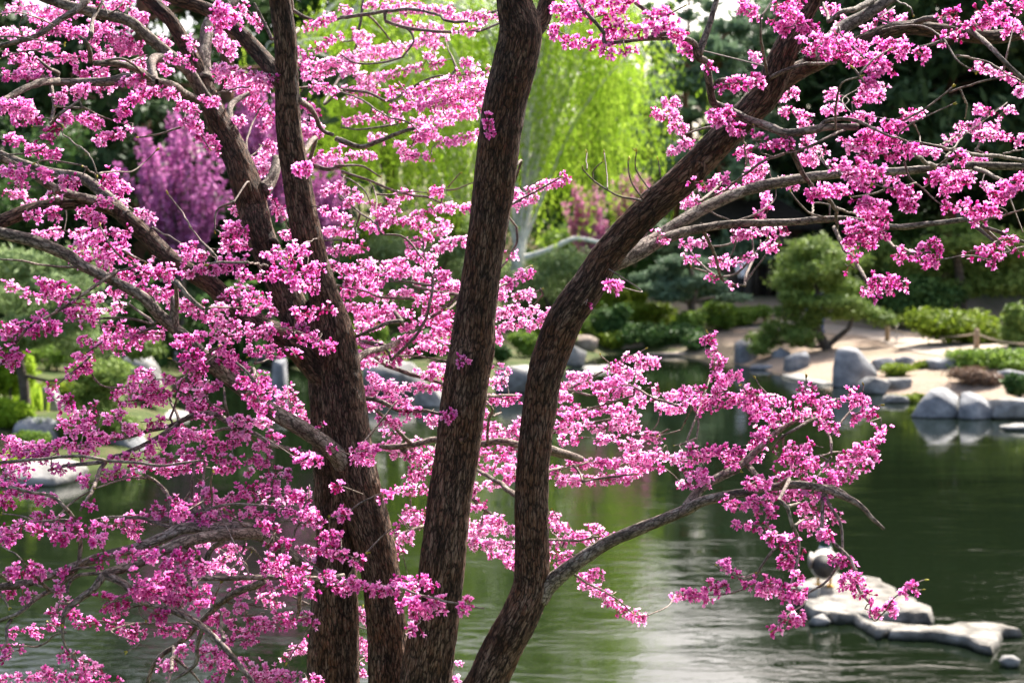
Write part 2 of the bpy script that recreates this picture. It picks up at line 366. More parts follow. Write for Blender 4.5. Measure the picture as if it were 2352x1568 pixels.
def slab(label, pts, ztop, thick, mat, seed=0, name='flat_rock', tilt=0.0):
    r = np.random.RandomState(seed + 40); P = np.array([on_z(x, y, ztop) for x, y in pts])
    P = np.vstack([[a, a * .6 + b * .4 + r.normal(size=3) * [.07, .06, 0]] for a, b in zip(P, np.roll(P, -1, 0))]); c = P.mean(0)
    bm = bmesh.new()
    top = [bm.verts.new(p) for p in P]; mid = [bm.verts.new(c + (p - c) * [1.06, 1.06, 1] - [0, 0, thick * .4]) for p in P]
    bot = [bm.verts.new(c + (p - c) * [.9, .9, 1] - [0, 0, thick]) for p in P]; n = len(P)
    bm.faces.new(top)
    for a, b2 in ((top, mid), (mid, bot)):
        for i in range(n): bm.faces.new((a[i], b2[i], b2[(i + 1) % n], a[(i + 1) % n]))
    bm.faces.new(bot[::-1])
    bmesh.ops.triangulate(bm, faces=bm.faces[:]); bmesh.ops.subdivide_edges(bm, edges=bm.edges[:], cuts=2, use_grid_fill=True)
    bmesh.ops.triangulate(bm, faces=bm.faces[:]); bmesh.ops.recalc_face_normals(bm, faces=bm.faces[:])
    bm.verts.index_update()
    V = np.array([v.co[:] for v in bm.verts]); F = np.array([[v.index for v in f.verts] for f in bm.faces]); bm.free()
    V[:, 2] += .012 * np.round(fbm(V * 2.5 + seed, 2) * 2) / 2 + .008 * fbm(V * 9 + seed, 4) + (V[:, 0] - c[0]) * tilt; V[:, :2] += .010 * fbm(V * 9 + seed, 6)[:, None]
    return single(name, label, 'rock', V, F, mat, smooth=False)

def C(c, s):                                                      # "x,y x,y" in a crop of the photo -> photo pixels
    X0 = (0, 783.7, 1566.4)[(c - 1) % 3]; Y0 = (0, 522.1, 1041.5)[(c - 1) // 3]
    return [(X0 + float(a) * .336, Y0 + float(b) * .336) for a, b in (q.split(',') for q in s.split())]

def facet_rock(label, pts, ybase, mat=None):
    """boulder from its corners: crop x, y and metres behind its front foot"""
    cx = np.mean([p[0] for p in pts]); Y0 = on_z(*C(6, '%g,%g' % (cx, (ybase - 522.1) / .336))[0])[1]
    P = np.array([at_y(*C(6, '%g,%g' % (x, y))[0], Y0 + dy) for x, y, dy in pts])
    low = P[:, 2] < .12; P = np.vstack([P, P[low] - [0, 0, .4]])
    V, F = hull(P); return single('boulder', label, 'boulder', V, F, mat or ROCK, smooth=False)
facet_rock('tall blue-grey boulder standing upright behind the white ledge on the bank', [(1025, 1092, 0), (1090, 1095, -.25), (1200, 1092, -.15), (1290, 1060, 0), (1030, 960, -.1), (1050, 850, -.05), (1072, 822, .05), (1190, 850, -.1), (1240, 960, -.2), (1260, 890, .2), (1330, 975, .2), (1342, 1020, .15), (1140, 812, .25), (1205, 828, .3), (1060, 850, .7), (1200, 850, .7), (1030, 1090, .7), (1330, 1060, .6)], 888)
facet_rock('large pointed half of the split boulder in the pond', [(1555, 1305, 0), (1700, 1310, -.25), (1890, 1305, -.15), (1615, 1205, 0), (1690, 1112, .1), (1755, 1150, -.16), (1875, 1225, -.18), (1900, 1290, -.05), (1800, 1088, .38), (1890, 1150, .38), (1740, 1093, .3), (1650, 1200, .8), (1850, 1160, .8), (1600, 1300, .7), (1900, 1300, .7)], 958)
facet_rock('smaller rounded half of the split boulder in the pond', [(1885, 1310, -.05), (2000, 1320, -.25), (2150, 1315, 0), (1895, 1215, -.05), (1935, 1250, -.2), (2030, 1185, -.12), (2110, 1230, -.05), (2140, 1270, 0), (1910, 1125, .3), (1965, 1118, .38), (2045, 1150, .34), (2110, 1200, .3), (1920, 1180, .7), (2080, 1200, .7), (1885, 1310, .7), (2140, 1310, .7)], 961)
outline_rock('square dark blue-grey block at the water under the niwaki pine', C(6, '355,930 360,790 400,765 480,770 505,800 520,930'), 836, 1.2, seed=11, front=.95)
outline_rock('slanted grey boulder leaning beside the white ledge', C(6, '690,985 700,890 760,860 850,845 862,900 850,960 800,990'), 857, .9, seed=12, front=.95)
outline_rock('black shaded boulder in the gap under the low pine branch', C(6, '600,925 610,850 680,820 740,850 735,925'), 842, .8, seed=13)
rock('long dark ledge lying half in the water between two boulders', 1760, 849, 75, 12, 14, water=True, deep=.5)
rock('grey cornered rock behind the tall boulder on the sand', 2035, 850, 62, 28, 15)
rock('small wedge rock buried in sand above the grass tuft', 2083, 836, 48, 18, 16)
outline_rock('long low stone with a brown end set below the rope fence', C(6, '1660,960 1665,910 1700,895 1830,890 1960,885 1965,915 1930,945 1810,970'), 846, .9, seed=17, water=False, front=.95)
slab('white sunlit ledge lying flat at the water by the tall boulder', C(6, '690,1005 850,990 960,985 1035,985 1040,1055 950,1060 830,1040'), .06, .25, ROCKW, 2)
rock('pale broken rock at the foot of the tall boulder', 2010, 905, 72, 38, 21, ROCKW, water=True)
rock('pale slanted slab lying behind the broken rock', 2065, 893, 62, 24, 22, ROCKW)
rock('low pale rock half sunk beside the moss islet', 2060, 925, 60, 18, 23, ROCKW, water=True)
rock('rounded pale rock in the shallows beyond the split boulder', 2338, 962, 120, 42, 24, ROCKW, water=True)
rock('flat light stone in the water near the rounded pale rock', 2345, 988, 70, 14, 25, ROCKW, water=True)
rock('dark rock under the evergreen shrub on the sand slope', 2330, 875, 70, 24, 26)
rock('brown rock on the path edge behind the rope', 2335, 792, 55, 20, 27, ROCKB)
slab('broad flat white rock where the duck stands', C(9, '770,930 800,880 900,850 1010,815 1180,830 1330,850 1370,880 1450,930 1600,1000 1700,1050 1680,1100 1560,1095 1380,1080 1200,1085 1000,1075 880,1050 850,990'), .085, .26, ROCKS, 4)
slab('long thin stone shelf reaching out past the duck rock', C(9, '1180,1105 1330,1130 1440,1150 1640,1165 1900,1150 2050,1145 2190,1160 2180,1200 2120,1290 2030,1295 1900,1250 1720,1220 1560,1215 1430,1190 1260,1150'), .065, .22, ROCKS, 6)
rock('small square stone tucked under the duck rock', 1885, 1437, 48, 22, 31, ROCKW, water=True)
rock('domed grey stone on the duck rock', 1858, 1372, 62, 30, 32, ROCKW, water=True, deep=.9, z0=.08)
rock('little pale stone alone in dark water', 2322, 1532, 42, 24, 33, ROCKW, water=True)
# centre
rock('white angular boulder at the waterline between the stems', 1182, 903, 95, 62, 41, ROCKW, water=True)
rock('wide pale boulder on the far bank behind pink sprays', 905, 905, 165, 85, 42, ROCKW, water=True)
rock('pale rock beside the wide boulder at the waterline', 985, 935, 70, 40, 43, ROCKW, water=True)
rock('upright white rock beside the leaning stem', 1318, 842, 62, 48, 44, ROCKW, water=True)
slab('thin white stone shelf on the far water', C(5, '1650,960 1700,940 1830,935 1850,975 1760,985 1660,985'), .05, .2, ROCKW, 7)
rock('rounded brown rock with a mossy cap by the bay', 1342, 800, 66, 30, 45, ROCKB, water=False)
rock('long rounded grey rock in the bay', 1440, 810, 100, 34, 46, ROCKB, water=True)
rock('small bright stone between the bay rocks', 1392, 806, 30, 22, 47, ROCKW, water=True)
rock('low flat stone at the sandy end of the bay', 1545, 818, 120, 10, 48, ROCKB, water=True, deep=.4)
# left shore
outline_rock('arched white boulder with a dark hollow on the near left shore', C(4, '800,1010 800,930 820,870 880,840 960,850 1040,880 1090,960 1130,1020'), 868, 1.0, ROCKW, seed=51, water=False, front=.85)
rock('small white stone among the pine tufts', 262, 892, 40, 30, 52, ROCKW)
rock('upright white stone under the pine bough', 222, 902, 26, 32, 53, ROCKW)
rock('flat topped stone by the clump of iris leaves', 103, 940, 62, 48, 54, ROCKW)
outline_rock('long grey shore rock with a pale top below the iris', C(4, '110,1430 120,1330 200,1300 330,1295 400,1330 440,1400 450,1450'), 1010, .9, ROCK, seed=55, water=False)
slab('thin white stone resting flat on the dark inlet', C(4, '940,1275 1000,1245 1130,1240 1280,1255 1290,1280 1150,1300 1010,1295'), .07, .2, ROCKW, 8)
outline_rock('blue-grey boulder with white shoulders in the inlet', C(4, '660,1560 650,1400 700,1330 790,1320 870,1350 960,1400 1020,1480 1060,1560'), 1048, 1.0, ROCK, seed=57)
outline_rock('great white boulder sloping into the pond below the iris', C(7, '20,190 40,90 130,40 260,20 420,30 540,60 600,100 560,160 480,190'), 1112, 1.3, ROCKW, seed=58, front=.8)
rock('dark squared stone of the inlet wall', 395, 800, 85, 30, 59, ROCK)
rock('low dark stone of the inlet wall with a sunlit lip', 400, 826, 75, 22, 60, ROCK)
outline_rock('tall grey slab standing in the inlet behind the main fork', C(4, '1850,1130 1855,930 1870,900 1960,890 1980,1130'), 902, .6, ROCK, seed=61, front=.97)
rock('dark mossy stone at the inlet bend', 560, 838, 120, 34, 62, ROCK)
# ------------------------------------------------------------------ foliage
def cloud(cl, n, size, asp=2.5, r=None, shell=.55, droop=0.0, spread=.19):
    """n leaf-sized quads through the volume of ellipsoid clumps (x,y,z,rx,ry,rz)"""
    cl = np.asarray(cl, float); r = r or rs
    w = (cl[:, 3] * cl[:, 4] + cl[:, 3] * cl[:, 5] + cl[:, 4] * cl[:, 5]); k = r.choice(len(cl), n, p=w / w.sum())
    d = r.normal(size=(n, 3)); d /= np.linalg.norm(d, axis=1)[:, None]
    rad = (shell + (1 - shell) * r.rand(n) ** .7) * (1 + spread * r.normal(size=n))
    off = d * rad[:, None] * cl[k, 3:6]; P = cl[k, :3] + off
    P += .12 * cl[k, 3:6] * np.stack([fbm(P * 2.2 / size * .12, q) for q in (1, 2, 3)], -1) * 2
    nrm = d * .8 + r.normal(size=(n, 3)) * .7; nrm[:, 2] += .25
    nrm /= np.linalg.norm(nrm, axis=1)[:, None]
    t = np.cross(nrm, r.normal(size=(n, 3))); t[:, 2] -= droop; t /= np.linalg.norm(t, axis=1)[:, None] + 1e-9
    b = np.cross(nrm, t); b /= np.linalg.norm(b, axis=1)[:, None] + 1e-9
    s = size * r.uniform(.6, 1.35, n)[:, None]
    V = np.stack([P - t * s * .5, P + b * s / asp * .5, P + t * s * .5, P - b * s / asp * .5], 1).reshape(-1, 3)
    ck = r.rand(len(cl))[k]
    tint = np.clip(.25 * ck + .5 * r.rand(n) + .25 * (vnoise(P * 1.7, 4) * .5 + .5), 0, 1)
    return V, np.arange(4 * n).reshape(-1, 4), np.repeat(tint, 4)
def L3(*c): return [(0, c[0]), (.5, c[1]), (1, c[2])]
PINE = mat_leaf('pine_needles', L3((.05, .09, .02), (.14, .21, .045), (.30, .38, .10)), .25)
PINEB = mat_leaf('blue_pine_needles', L3((.055, .10, .06), (.13, .20, .115), (.27, .35, .22)), .25)
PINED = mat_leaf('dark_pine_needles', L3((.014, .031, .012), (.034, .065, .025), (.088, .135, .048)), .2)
PINEP = mat_leaf('pale_pine_needles', L3((.09, .14, .05), (.2, .28, .11), (.36, .44, .22)), .25)
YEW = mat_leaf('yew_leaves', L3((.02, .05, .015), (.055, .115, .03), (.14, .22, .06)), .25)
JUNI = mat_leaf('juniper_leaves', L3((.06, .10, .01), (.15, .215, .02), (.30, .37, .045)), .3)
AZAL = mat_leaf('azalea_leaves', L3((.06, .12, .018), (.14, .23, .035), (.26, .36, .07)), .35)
LIME = mat_leaf('spring_leaves', L3((.15, .26, .02), (.28, .42, .03), (.42, .55, .07)), .45)
WILL = mat_leaf('willow_leaves', L3((.10, .19, .012), (.27, .43, .03), (.46, .61, .09)), .5)
DRY = mat_leaf('dry_twigs', L3((.10, .06, .04), (.2, .13, .09), (.3, .21, .14)), .1)
PURP = mat_leaf('far_redbud_petals', L3((.38, .09, .31), (.52, .17, .43), (.63, .27, .54)), .4)
ROSE = mat_leaf('far_pink_petals', L3((.5, .14, .34), (.66, .26, .48), (.78, .42, .6)), .4)
BROWN = mat_noise('grey_brown_bark', [(.3, (.05, .04, .033)), (.55, (.11, .09, .075)), (.8, (.18, .15, .13))], 9, 5, .9, .6, .03)
WHITEB = mat_noise('white_birch_bark', [(.3, (.35, .34, .32)), (.5, (.68, .67, .64)), (.8, (.8, .79, .76))], 5, 5, .8, .4, .02)
REDB = mat_noise('red_pine_bark', [(.3, (.09, .045, .03)), (.55, (.2, .10, .065)), (.8, (.3, .17, .11))], 8, 5, .9, .6, .03)
DEADW = mat_noise('weathered_wood', [(.3, (.2, .18, .17)), (.55, (.34, .32, .3)), (.8, (.46, .44, .42))], 9, 5, .9, .5, .02)

def limb(P, R, seg=7, step=.3):
    P, R = smooth_line(P, R, step); V, F, _, _ = tube(P, R, seg, False); return V, F
def tree(name, label, trunk, crown, n, size, lm, bm_, asp=2.5, group=None, seed=1, shell=.5, droop=0, cat='tree', crown_name='crown'):
    """trunk: list of (points, radii); crown: ellipsoid clumps in metres"""
    b = trunk[0][0][0]
    t = thing(name, label, cat, b, group)
    V, F = join([limb(p, q) for p, q in trunk]); part('trunk', t, V, F, bm_)
    V, F, ti = cloud(crown, n, size, asp, np.random.RandomState(seed), shell, droop)
    part(crown_name, t, V, F, lm, tint=ti, smooth=False)
    return t
def shrub(label, px, py, rx, ry, lm, n=2500, size=.16, base=None, seed=1, name='shrub', cat='shrub', asp=2.2, lumps=7, group=None):
    """a shrub seen at (px,py) with half-sizes in photo pixels, standing on the ground below it"""
    r = np.random.RandomState(seed); g = on_land(px, base or py + ry); k = g[1] / FPX
    W, H = rx * k, ry * k; Yc = g[1] + W * .5
    c = at_y(px, py, Yc); k2 = Yc / FPX; W, H = rx * k2, max(ry * k2, .12)
    cl = [(c[0], Yc, c[2], W * .7, W * .55, H * .75)]
    for q in range(lumps):
        a = r.uniform(0, 6.28); u = r.uniform(.35, .75)
        cl.append((c[0] + math.cos(a) * W * u, Yc + math.sin(a) * W * .6 * u, c[2] + r.uniform(-.5, .55) * H, W * .42, W * .4, H * .45))
    V, F, ti = cloud(cl, n, size, asp, r, .6)
    zb = max(float(land_z(c[0], Yc)[0]), 0)
    t = thing(name, label, cat, (c[0], Yc, zb), group)
    part('foliage', t, V, F, lm, tint=ti, smooth=False)
    st = []
    for q in range(5):
        e = np.array(cl[r.randint(len(cl))][:3]); s0 = np.array([c[0] + r.normal() * W * .12, Yc + r.normal() * W * .1, zb - .08])
        st.append(limb([s0, (s0 + e) / 2 + r.normal(size=3) * .05 * W, e], [.022, .016, .008], 5, .4))
    V, F = join(st); part('stem', t, V, F, BROWN)
    return t
def pads_px(pads, Y, r, jit=.25):
    """needle pads measured in the photo, spread in depth about the tree's own distance"""
    out = []; k = Y / FPX
    for x, y, rx, ry in pads:
        c = at_y(x, y, Y); dy = r.uniform(-1, 1) * jit * 3
        out.append((c[0], Y + dy, c[2], rx * k, rx * k * .85, ry * k))
    return out
def SC(c, pads): return [(*C(c, '%g,%g' % (x, y))[0], a * .336, b * .336) for x, y, a, b in pads]

# niwaki pine on the sandy bank
r = np.random.RandomState(3)
g = on_land(1898, 802); Yp = g[1]
pd = pads_px(SC(6, [(900, 150, 170, 85), (790, 250, 140, 90), (1020, 240, 180, 110), (700, 390, 95, 60), (800, 375, 175, 85), (1110, 410, 140, 85), (950, 510, 200, 42), (760, 480, 120, 50), (1070, 505, 140, 50), (1000, 330, 150, 70), (880, 300, 160, 70),
     (730, 570, 110, 55), (1150, 590, 150, 55), (1340, 620, 110, 55), (1250, 560, 110, 45), (680, 690, 125, 62), (780, 745, 125, 60), (560, 770, 120, 58), (520, 825, 80, 42), (840, 650, 110, 45), (900, 590, 100, 40)]), Yp, r)
W6 = lambda s, Y: [at_y(x, y, Y) for x, y in C(6, s)]
tree('niwaki_pine', 'cloud-pruned green pine leaning on the sandy bank beside the tall boulder',
     [(W6('1000,840 960,770 915,690 905,600 940,500 900,350 900,180', Yp), [.16, .15, .13, .11, .08, .06, .03]),
      (W6('990,810 1070,750 1140,690 1165,620 1250,580', Yp), [.10, .09, .07, .05, .03]),
      (W6('920,690 840,640 740,600', Yp), [.07, .05, .03]), (W6('980,815 880,815 760,790 620,775', Yp), [.07, .06, .05, .03])],
     pd, 21000, .17, PINE, BROWN, 3.2, seed=5)
# second pine behind the clipped shrubs
W4b = lambda s, Y: [at_y(1270 + float(a) * .2219, 508 + float(b) * .2219, Y) for a, b in (q.split(',') for q in s.split())]
Yq = on_land(1604, 768)[1]
pdx = [(1270 + x * .2219, 508 + y * .2219, a * .2219, b * .2219) for x, y, a, b in
       [(1200, 540, 220, 70), (1100, 680, 210, 65), (1560, 600, 170, 60), (1860, 790, 150, 45), (1700, 670, 130, 50), (1200, 770, 180, 55), (1380, 640, 170, 60), (1300, 420, 200, 60), (1560, 430, 150, 50), (1000, 590, 150, 60)]]
tree('garden_pine', 'open grey-green pine with a dark crooked trunk behind the clipped azaleas',
     [(W4b('1510,1120 1440,960 1430,870 1470,720 1440,560 1400,420', Yq), [.17, .15, .13, .11, .08, .04]), (W4b('1440,860 1330,820 1200,780', Yq), [.07, .05, .03]), (W4b('1460,840 1600,800 1850,770', Yq), [.07, .05, .03])],
     pads_px(pdx, Yq, r, .4), 12000, .2, PINEB, BROWN, 3.0, seed=6)
# pine over the right-hand hedge
Yr = on_land(2210, 770)[1] + 4
tree('spreading_pine', 'wide dark green pine spreading above the juniper hedge',
     [([(at_y(2215, 700, Yr)[0], Yr, .6), at_y(2205, 640, Yr), at_y(2195, 560, Yr), at_y(2205, 470, Yr)], [.2, .17, .13, .06])],
     pads_px([(2110, 640, 75, 26), (2200, 600, 95, 30), (2290, 620, 85, 30), (2160, 565, 70, 22), (2260, 555, 80, 26), (2330, 580, 60, 24), (2230, 660, 100, 22), (2330, 655, 60, 25), (2080, 600, 50, 20), (2210, 520, 60, 20)], Yr, r, .6),
     13000, .24, PINE, BROWN, 3, seed=7)
# pale mugo pines seen between the stems
def mugo(label, pads, base, n, seed, mat=PINEP):
    rr = np.random.RandomState(seed); x0 = np.mean([p[0] for p in pads]); Y0 = on_land(x0, base)[1] + 2
    pb = np.array([at_y(x0, base, Y0)[0], Y0, .5]); cl = pads_px(pads, Y0, rr, .5)
    tr = [([pb, (pb + np.array(c[:3])) / 2 + [0, 0, .1], np.array(c[:3])], [.1, .06, .03]) for c in cl[:5]]
    return tree('mugo_pine', label, tr, cl, n, .2, mat, BROWN, 3, seed=seed)
mugo('pale bushy mugo pine framed between the middle stem and the curved stem', [(1230, 640, 70, 34), (1310, 610, 75, 34), (1190, 680, 55, 28), (1270, 690, 70, 30), (1360, 640, 60, 30), (1330, 680, 60, 26)], 750, 9000, 11)
mugo('silvery mugo pine behind the pink sprays under the birch', [(900, 575, 75, 32), (980, 600, 85, 34), (1040, 570, 60, 30), (850, 630, 70, 30), (950, 655, 90, 30), (1030, 650, 60, 30)], 760, 9000, 12)
mugo('dense mugo pine in shade below the silvery one', [(820, 700, 80, 34), (920, 710, 80, 34), (1010, 715, 70, 34), (760, 660, 60, 30)], 790, 8000, 13, PINE)
# pines on the near left shore
def shore_pine(label, pads, basepx, seed, n, mat, boughs):
    rr = np.random.RandomState(seed); Y0 = on_land(*basepx)[1]; pb = on_land(*basepx)
    cl = pads_px(pads, Y0, rr, .25)
    tr = [([at_y(x, y, Y0) for x, y in q], np.linspace(w, w * .4, len(q))) for q, w in boughs]
    tr[0][0][0] = pb
    return tree('shore_pine', label, tr, cl, n, .13, mat, BROWN, 4, seed=seed)
shore_pine('pale green pine with layered boughs on the left shore', [(55, 610, 90, 34), (175, 600, 70, 30), (50, 690, 100, 38), (165, 655, 80, 30), (120, 745, 100, 36), (210, 720, 70, 30), (40, 770, 80, 34), (185, 790, 70, 30)],
           (60, 960), 21, 15000, PINEP, [([(60, 960), (55, 880), (40, 800), (60, 700), (80, 600)], .09), ([(50, 860), (110, 875), (170, 868), (240, 880)], .035), ([(45, 800), (120, 770), (190, 760)], .03)])
shore_pine('drooping green pine tuft above the inlet stones', [(245, 850, 65, 30), (215, 905, 50, 30), (235, 940, 50, 26), (300, 800, 50, 26), (270, 960, 55, 28), (290, 985, 40, 22)],
           (255, 1000), 22, 9000, PINE, [([(255, 1000), (250, 940), (240, 880), (290, 810)], .05), ([(250, 930), (270, 955)], .02)])

# clipped shrubs, junipers, tufts
shrub('bright clipped azalea dome beside the pine trunk', 1652, 722, 46, 38, AZAL, 3500, .14, 762, 31)
shrub('low light-green azalea hedge leading to the gate', 1712, 722, 62, 26, AZAL, 3500, .14, 752, 32)
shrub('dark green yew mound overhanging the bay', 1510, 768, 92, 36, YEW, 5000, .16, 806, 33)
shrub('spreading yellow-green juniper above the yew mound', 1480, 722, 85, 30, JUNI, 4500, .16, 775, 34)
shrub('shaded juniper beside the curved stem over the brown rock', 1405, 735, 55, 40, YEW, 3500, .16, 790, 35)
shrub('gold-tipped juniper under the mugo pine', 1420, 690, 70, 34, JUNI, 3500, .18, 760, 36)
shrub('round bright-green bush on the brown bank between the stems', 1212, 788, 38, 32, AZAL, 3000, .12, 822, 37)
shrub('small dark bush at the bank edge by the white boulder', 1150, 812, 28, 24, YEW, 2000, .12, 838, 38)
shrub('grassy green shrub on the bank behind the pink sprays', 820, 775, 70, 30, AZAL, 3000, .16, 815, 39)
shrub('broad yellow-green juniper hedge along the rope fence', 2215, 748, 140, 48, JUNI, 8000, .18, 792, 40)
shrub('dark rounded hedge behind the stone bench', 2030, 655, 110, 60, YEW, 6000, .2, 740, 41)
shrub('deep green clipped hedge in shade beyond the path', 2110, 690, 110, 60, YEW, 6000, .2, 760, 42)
shrub('feathery green shrub at the far end of the rope', 2338, 745, 55, 55, PINE, 4000, .18, 800, 43)
shrub('dense bush filling the gap behind the niwaki pine', 1985, 590, 65, 48, PINE, 4500, .2, 745, 44)
shrub('tall green bush left of the gate post', 1622, 655, 45, 48, PINEB, 4000, .2, 745, 45)
shrub('mat of bright green juniper spilling below the fence post', 2280, 826, 105, 26, LIME if False else AZAL, 5000, .12, 850, 46)
shrub('small yellow-green tuft on the sand beside the low stone', 2062, 850, 44, 16, JUNI, 2200, .10, 866, 47)
shrub('second wispy tuft growing against the low stone', 2135, 838, 36, 12, JUNI, 1600, .10, 848, 48)
shrub('dry brown twiggy shrub on the sand slope', 2240, 868, 62, 28, DRY, 3500, .16, 897, 49, asp=7)
shrub('dark evergreen shrub at the end of the sand slope', 2345, 885, 40, 28, YEW, 2500, .12, 912, 50)
shrub('light-green shrublet above the dark evergreen', 2335, 842, 45, 14, AZAL, 1800, .10, 858, 51)
shrub('green moss cushion on an islet in the shallows', 2082, 915, 42, 10, JUNI, 1800, .08, 924, 52)
shrub('vivid lime-green shrub on the left shore', 22, 850, 66, 82, LIME, 7000, .09, 950, 53)
shrub('low lime-green groundcover at the foot of the vivid shrub', 30, 950, 60, 36, LIME, 3500, .08, 990, 54)
shrub('small green shrub under the great white boulder', 60, 1010, 50, 22, AZAL, 2000, .08, 1035, 55)
shrub('mossy green shrub beside the inlet wall', 470, 790, 60, 28, YEW, 2500, .14, 830, 56)
shrub('dim green shrub on the bank beyond the inlet', 650, 770, 90, 36, YEW, 3500, .18, 830, 57)
shrub('low juniper between the dim shrub and the grassy shrub', 730, 740, 70, 34, JUNI, 3500, .18, 800, 58)

for q, (px, py, rx, ry, mt, lab) in enumerate([(150, 905, 70, 34, JUNI, 'golden low shrub between the iris and the white stones'), (200, 985, 70, 30, AZAL, 'green groundcover behind the great white boulder'), (330, 905, 55, 26, YEW, 'dark low shrub at the mouth of the inlet'), (30, 1060, 70, 26, LIME, 'lime groundcover at the water below the great boulder'),
   (420, 765, 80, 30, AZAL, 'green shrub row above the inlet wall'), (560, 795, 80, 28, JUNI, 'golden shrub over the inlet bend'), (120, 820, 80, 34, AZAL, 'soft green shrub behind the layered shore pine'), (690, 812, 70, 26, YEW, 'dark low shrub left of the grassy shrub'), (860, 815, 70, 30, JUNI, 'golden low shrub above the wide pale boulder'), (960, 790, 80, 34, YEW, 'dark shrub above the wide pale boulder'),
   (1060, 800, 70, 34, AZAL, 'green shrub beside the small dark bush'), (1270, 765, 60, 34, JUNI, 'golden shrub right of the round bright-green bush'), (1330, 745, 60, 34, AZAL, 'green shrub between the round bush and the shaded juniper'), (1420, 778, 50, 22, JUNI, 'golden low shrub right above the grey bay rock'), (1580, 745, 46, 36, AZAL, 'bright shrub around the crooked pine trunk'), (1600, 785, 40, 20, YEW, 'small dark shrub at the sandy end of the bay')]):
    shrub(lab, px, py, rx, ry, mt, 2000, .17 if px > 400 else .11, py + ry, 400 + q)
def blades(label, px, base, w, h, n, seed, mat, name='iris_clump'):
    rr = np.random.RandomState(seed); g = on_land(px, base); k = g[1] / FPX
    V = []
    for q in range(n):
        p = g + [rr.normal() * w * k * .4, rr.normal() * w * k * .3, -.05]; H = h * k * rr.uniform(.6, 1.1); a = rr.uniform(0, 6.28); o = rr.uniform(.1, .45) * H
        dx = np.array([math.cos(a), math.sin(a), 0]); sd = np.array([-dx[1], dx[0], 0]) * .012
        m_ = p + dx * o * .35 + [0, 0, H * .65]; e = p + dx * o + [0, 0, H]
        V += [p - sd, p + sd, m_ + sd, m_ - sd, m_ - sd, m_ + sd, e + sd * .2, e - sd * .2]
    F = np.arange(len(V)).reshape(-1, 4)
    t = thing(name, label, 'plant', g); part('leaves', t, V, F, mat, tint=np.repeat(rr.rand(n), 8), smooth=False); return t
blades('upright clump of bright iris leaves by the flat topped stone', 66, 940, 40, 62, 260, 61, LIME)
blades('small grassy clump rooted between the shore rocks', 88, 1000, 30, 48, 160, 62, AZAL)

# ------------------------------------------------------------------ weeping birch across the water
def weeping(label, Y, trunkpx, dome, nst, seed, twt=.2, limbs=()):
    rr = np.random.RandomState(seed); cx, ztop, R, depth = dome
    P = [at_y(x, y, Y) for x, y in trunkpx]; base = np.array([P[0][0], Y, .55]); P = [base] + P[1:]
    t = thing('weeping_birch', label, 'tree', base)
    tr = [limb(P, np.linspace(twt, twt * .35, len(P)), 9, .3)]
    top = P[-1]; starts = []
    for q in range(46):
        a = rr.uniform(0, 6.28); u = math.sqrt(rr.rand()) * R; s = P[1 + rr.randint(len(P) - 1)]
        e = np.array([cx + math.cos(a) * u, Y + math.sin(a) * u * depth, ztop - (u / R) ** 2 * ztop * .32 + rr.normal() * .7])
        m_ = (s + e) / 2 + [0, 0, 1.4]; tr.append(limb([s, m_, e, e + (e - m_) * [.25, .25, 0] - [0, 0, 1.0]], [.07, .05, .03, .015], 5, .8))
        starts += [m_ * .4 + e * .6, e, m_ * .7 + e * .3, e]
    for px in limbs:
        Q = [at_y(x, y, Y - .5) for x, y in px]; tr.append(limb(Q, np.linspace(.13, .06, len(Q)), 7, .4))
    V, F = join(tr); part('trunk', t, V, F, WHITEB)
    Vs, ts = [], []
    for q in range(nst):
        s = starts[rr.randint(len(starts))] + rr.normal(size=3) * ([.42, .42, .35] if rr.rand() < .7 else [1.3, 1.1, .8]); Ln = rr.uniform(2.0, 9.5); Ln = min(Ln, s[2] - rr.uniform(3.3, 6.8))
        if Ln < .6: continue
        n = int(Ln / .115); u = np.linspace(0, 1, n); dr = rr.normal(size=2) * .35
        p = s + np.stack([dr[0] * u + .10 * np.sin(u * 6 + q), dr[1] * u, -Ln * u], -1) + rr.normal(size=(n, 3)) * .07
        tdir = np.array([0, 0, -1]) + rr.normal(size=(n, 3)) * .28; tdir /= np.linalg.norm(tdir, axis=1)[:, None]
        w = np.cross(tdir, rr.normal(size=(n, 3))); w /= np.linalg.norm(w, axis=1)[:, None]
        sz = rr.uniform(.13, .24, n)[:, None]
        Vs.append(np.stack([p, p + tdir * sz * .5 + w * sz * .15, p + tdir * sz, p + tdir * sz * .5 - w * sz * .15], 1).reshape(-1, 3))
        ts.append(np.repeat(np.clip(rr.rand() * .7 + .35 * rr.rand(n), 0, 1), 4))
    V = np.vstack(Vs); part('crown', t, V, np.arange(len(V)).reshape(-1, 4), WILL, tint=np.concatenate(ts), smooth=False)
    return t
weeping('large weeping birch trailing yellow-green curtains, white trunk between the stems', 55, [(1185, 660), (1190, 590), (1205, 500), (1225, 400), (1235, 280), (1240, 120), (1250, -60)], (1.0, 16.5, 4.8, .8), 900, 5, .3,
        [[(1205, 592), (1260, 575), (1320, 548), (1370, 556), (1420, 560)]])
weeping('second weeping birch with a slender pale trunk and deeper green curtains', 60, [(1062, 640), (1066, 520), (1068, 420), (1060, 300), (1040, 160), (1030, 0)], (-3.8, 16, 6.2, .8), 900, 6, .2)

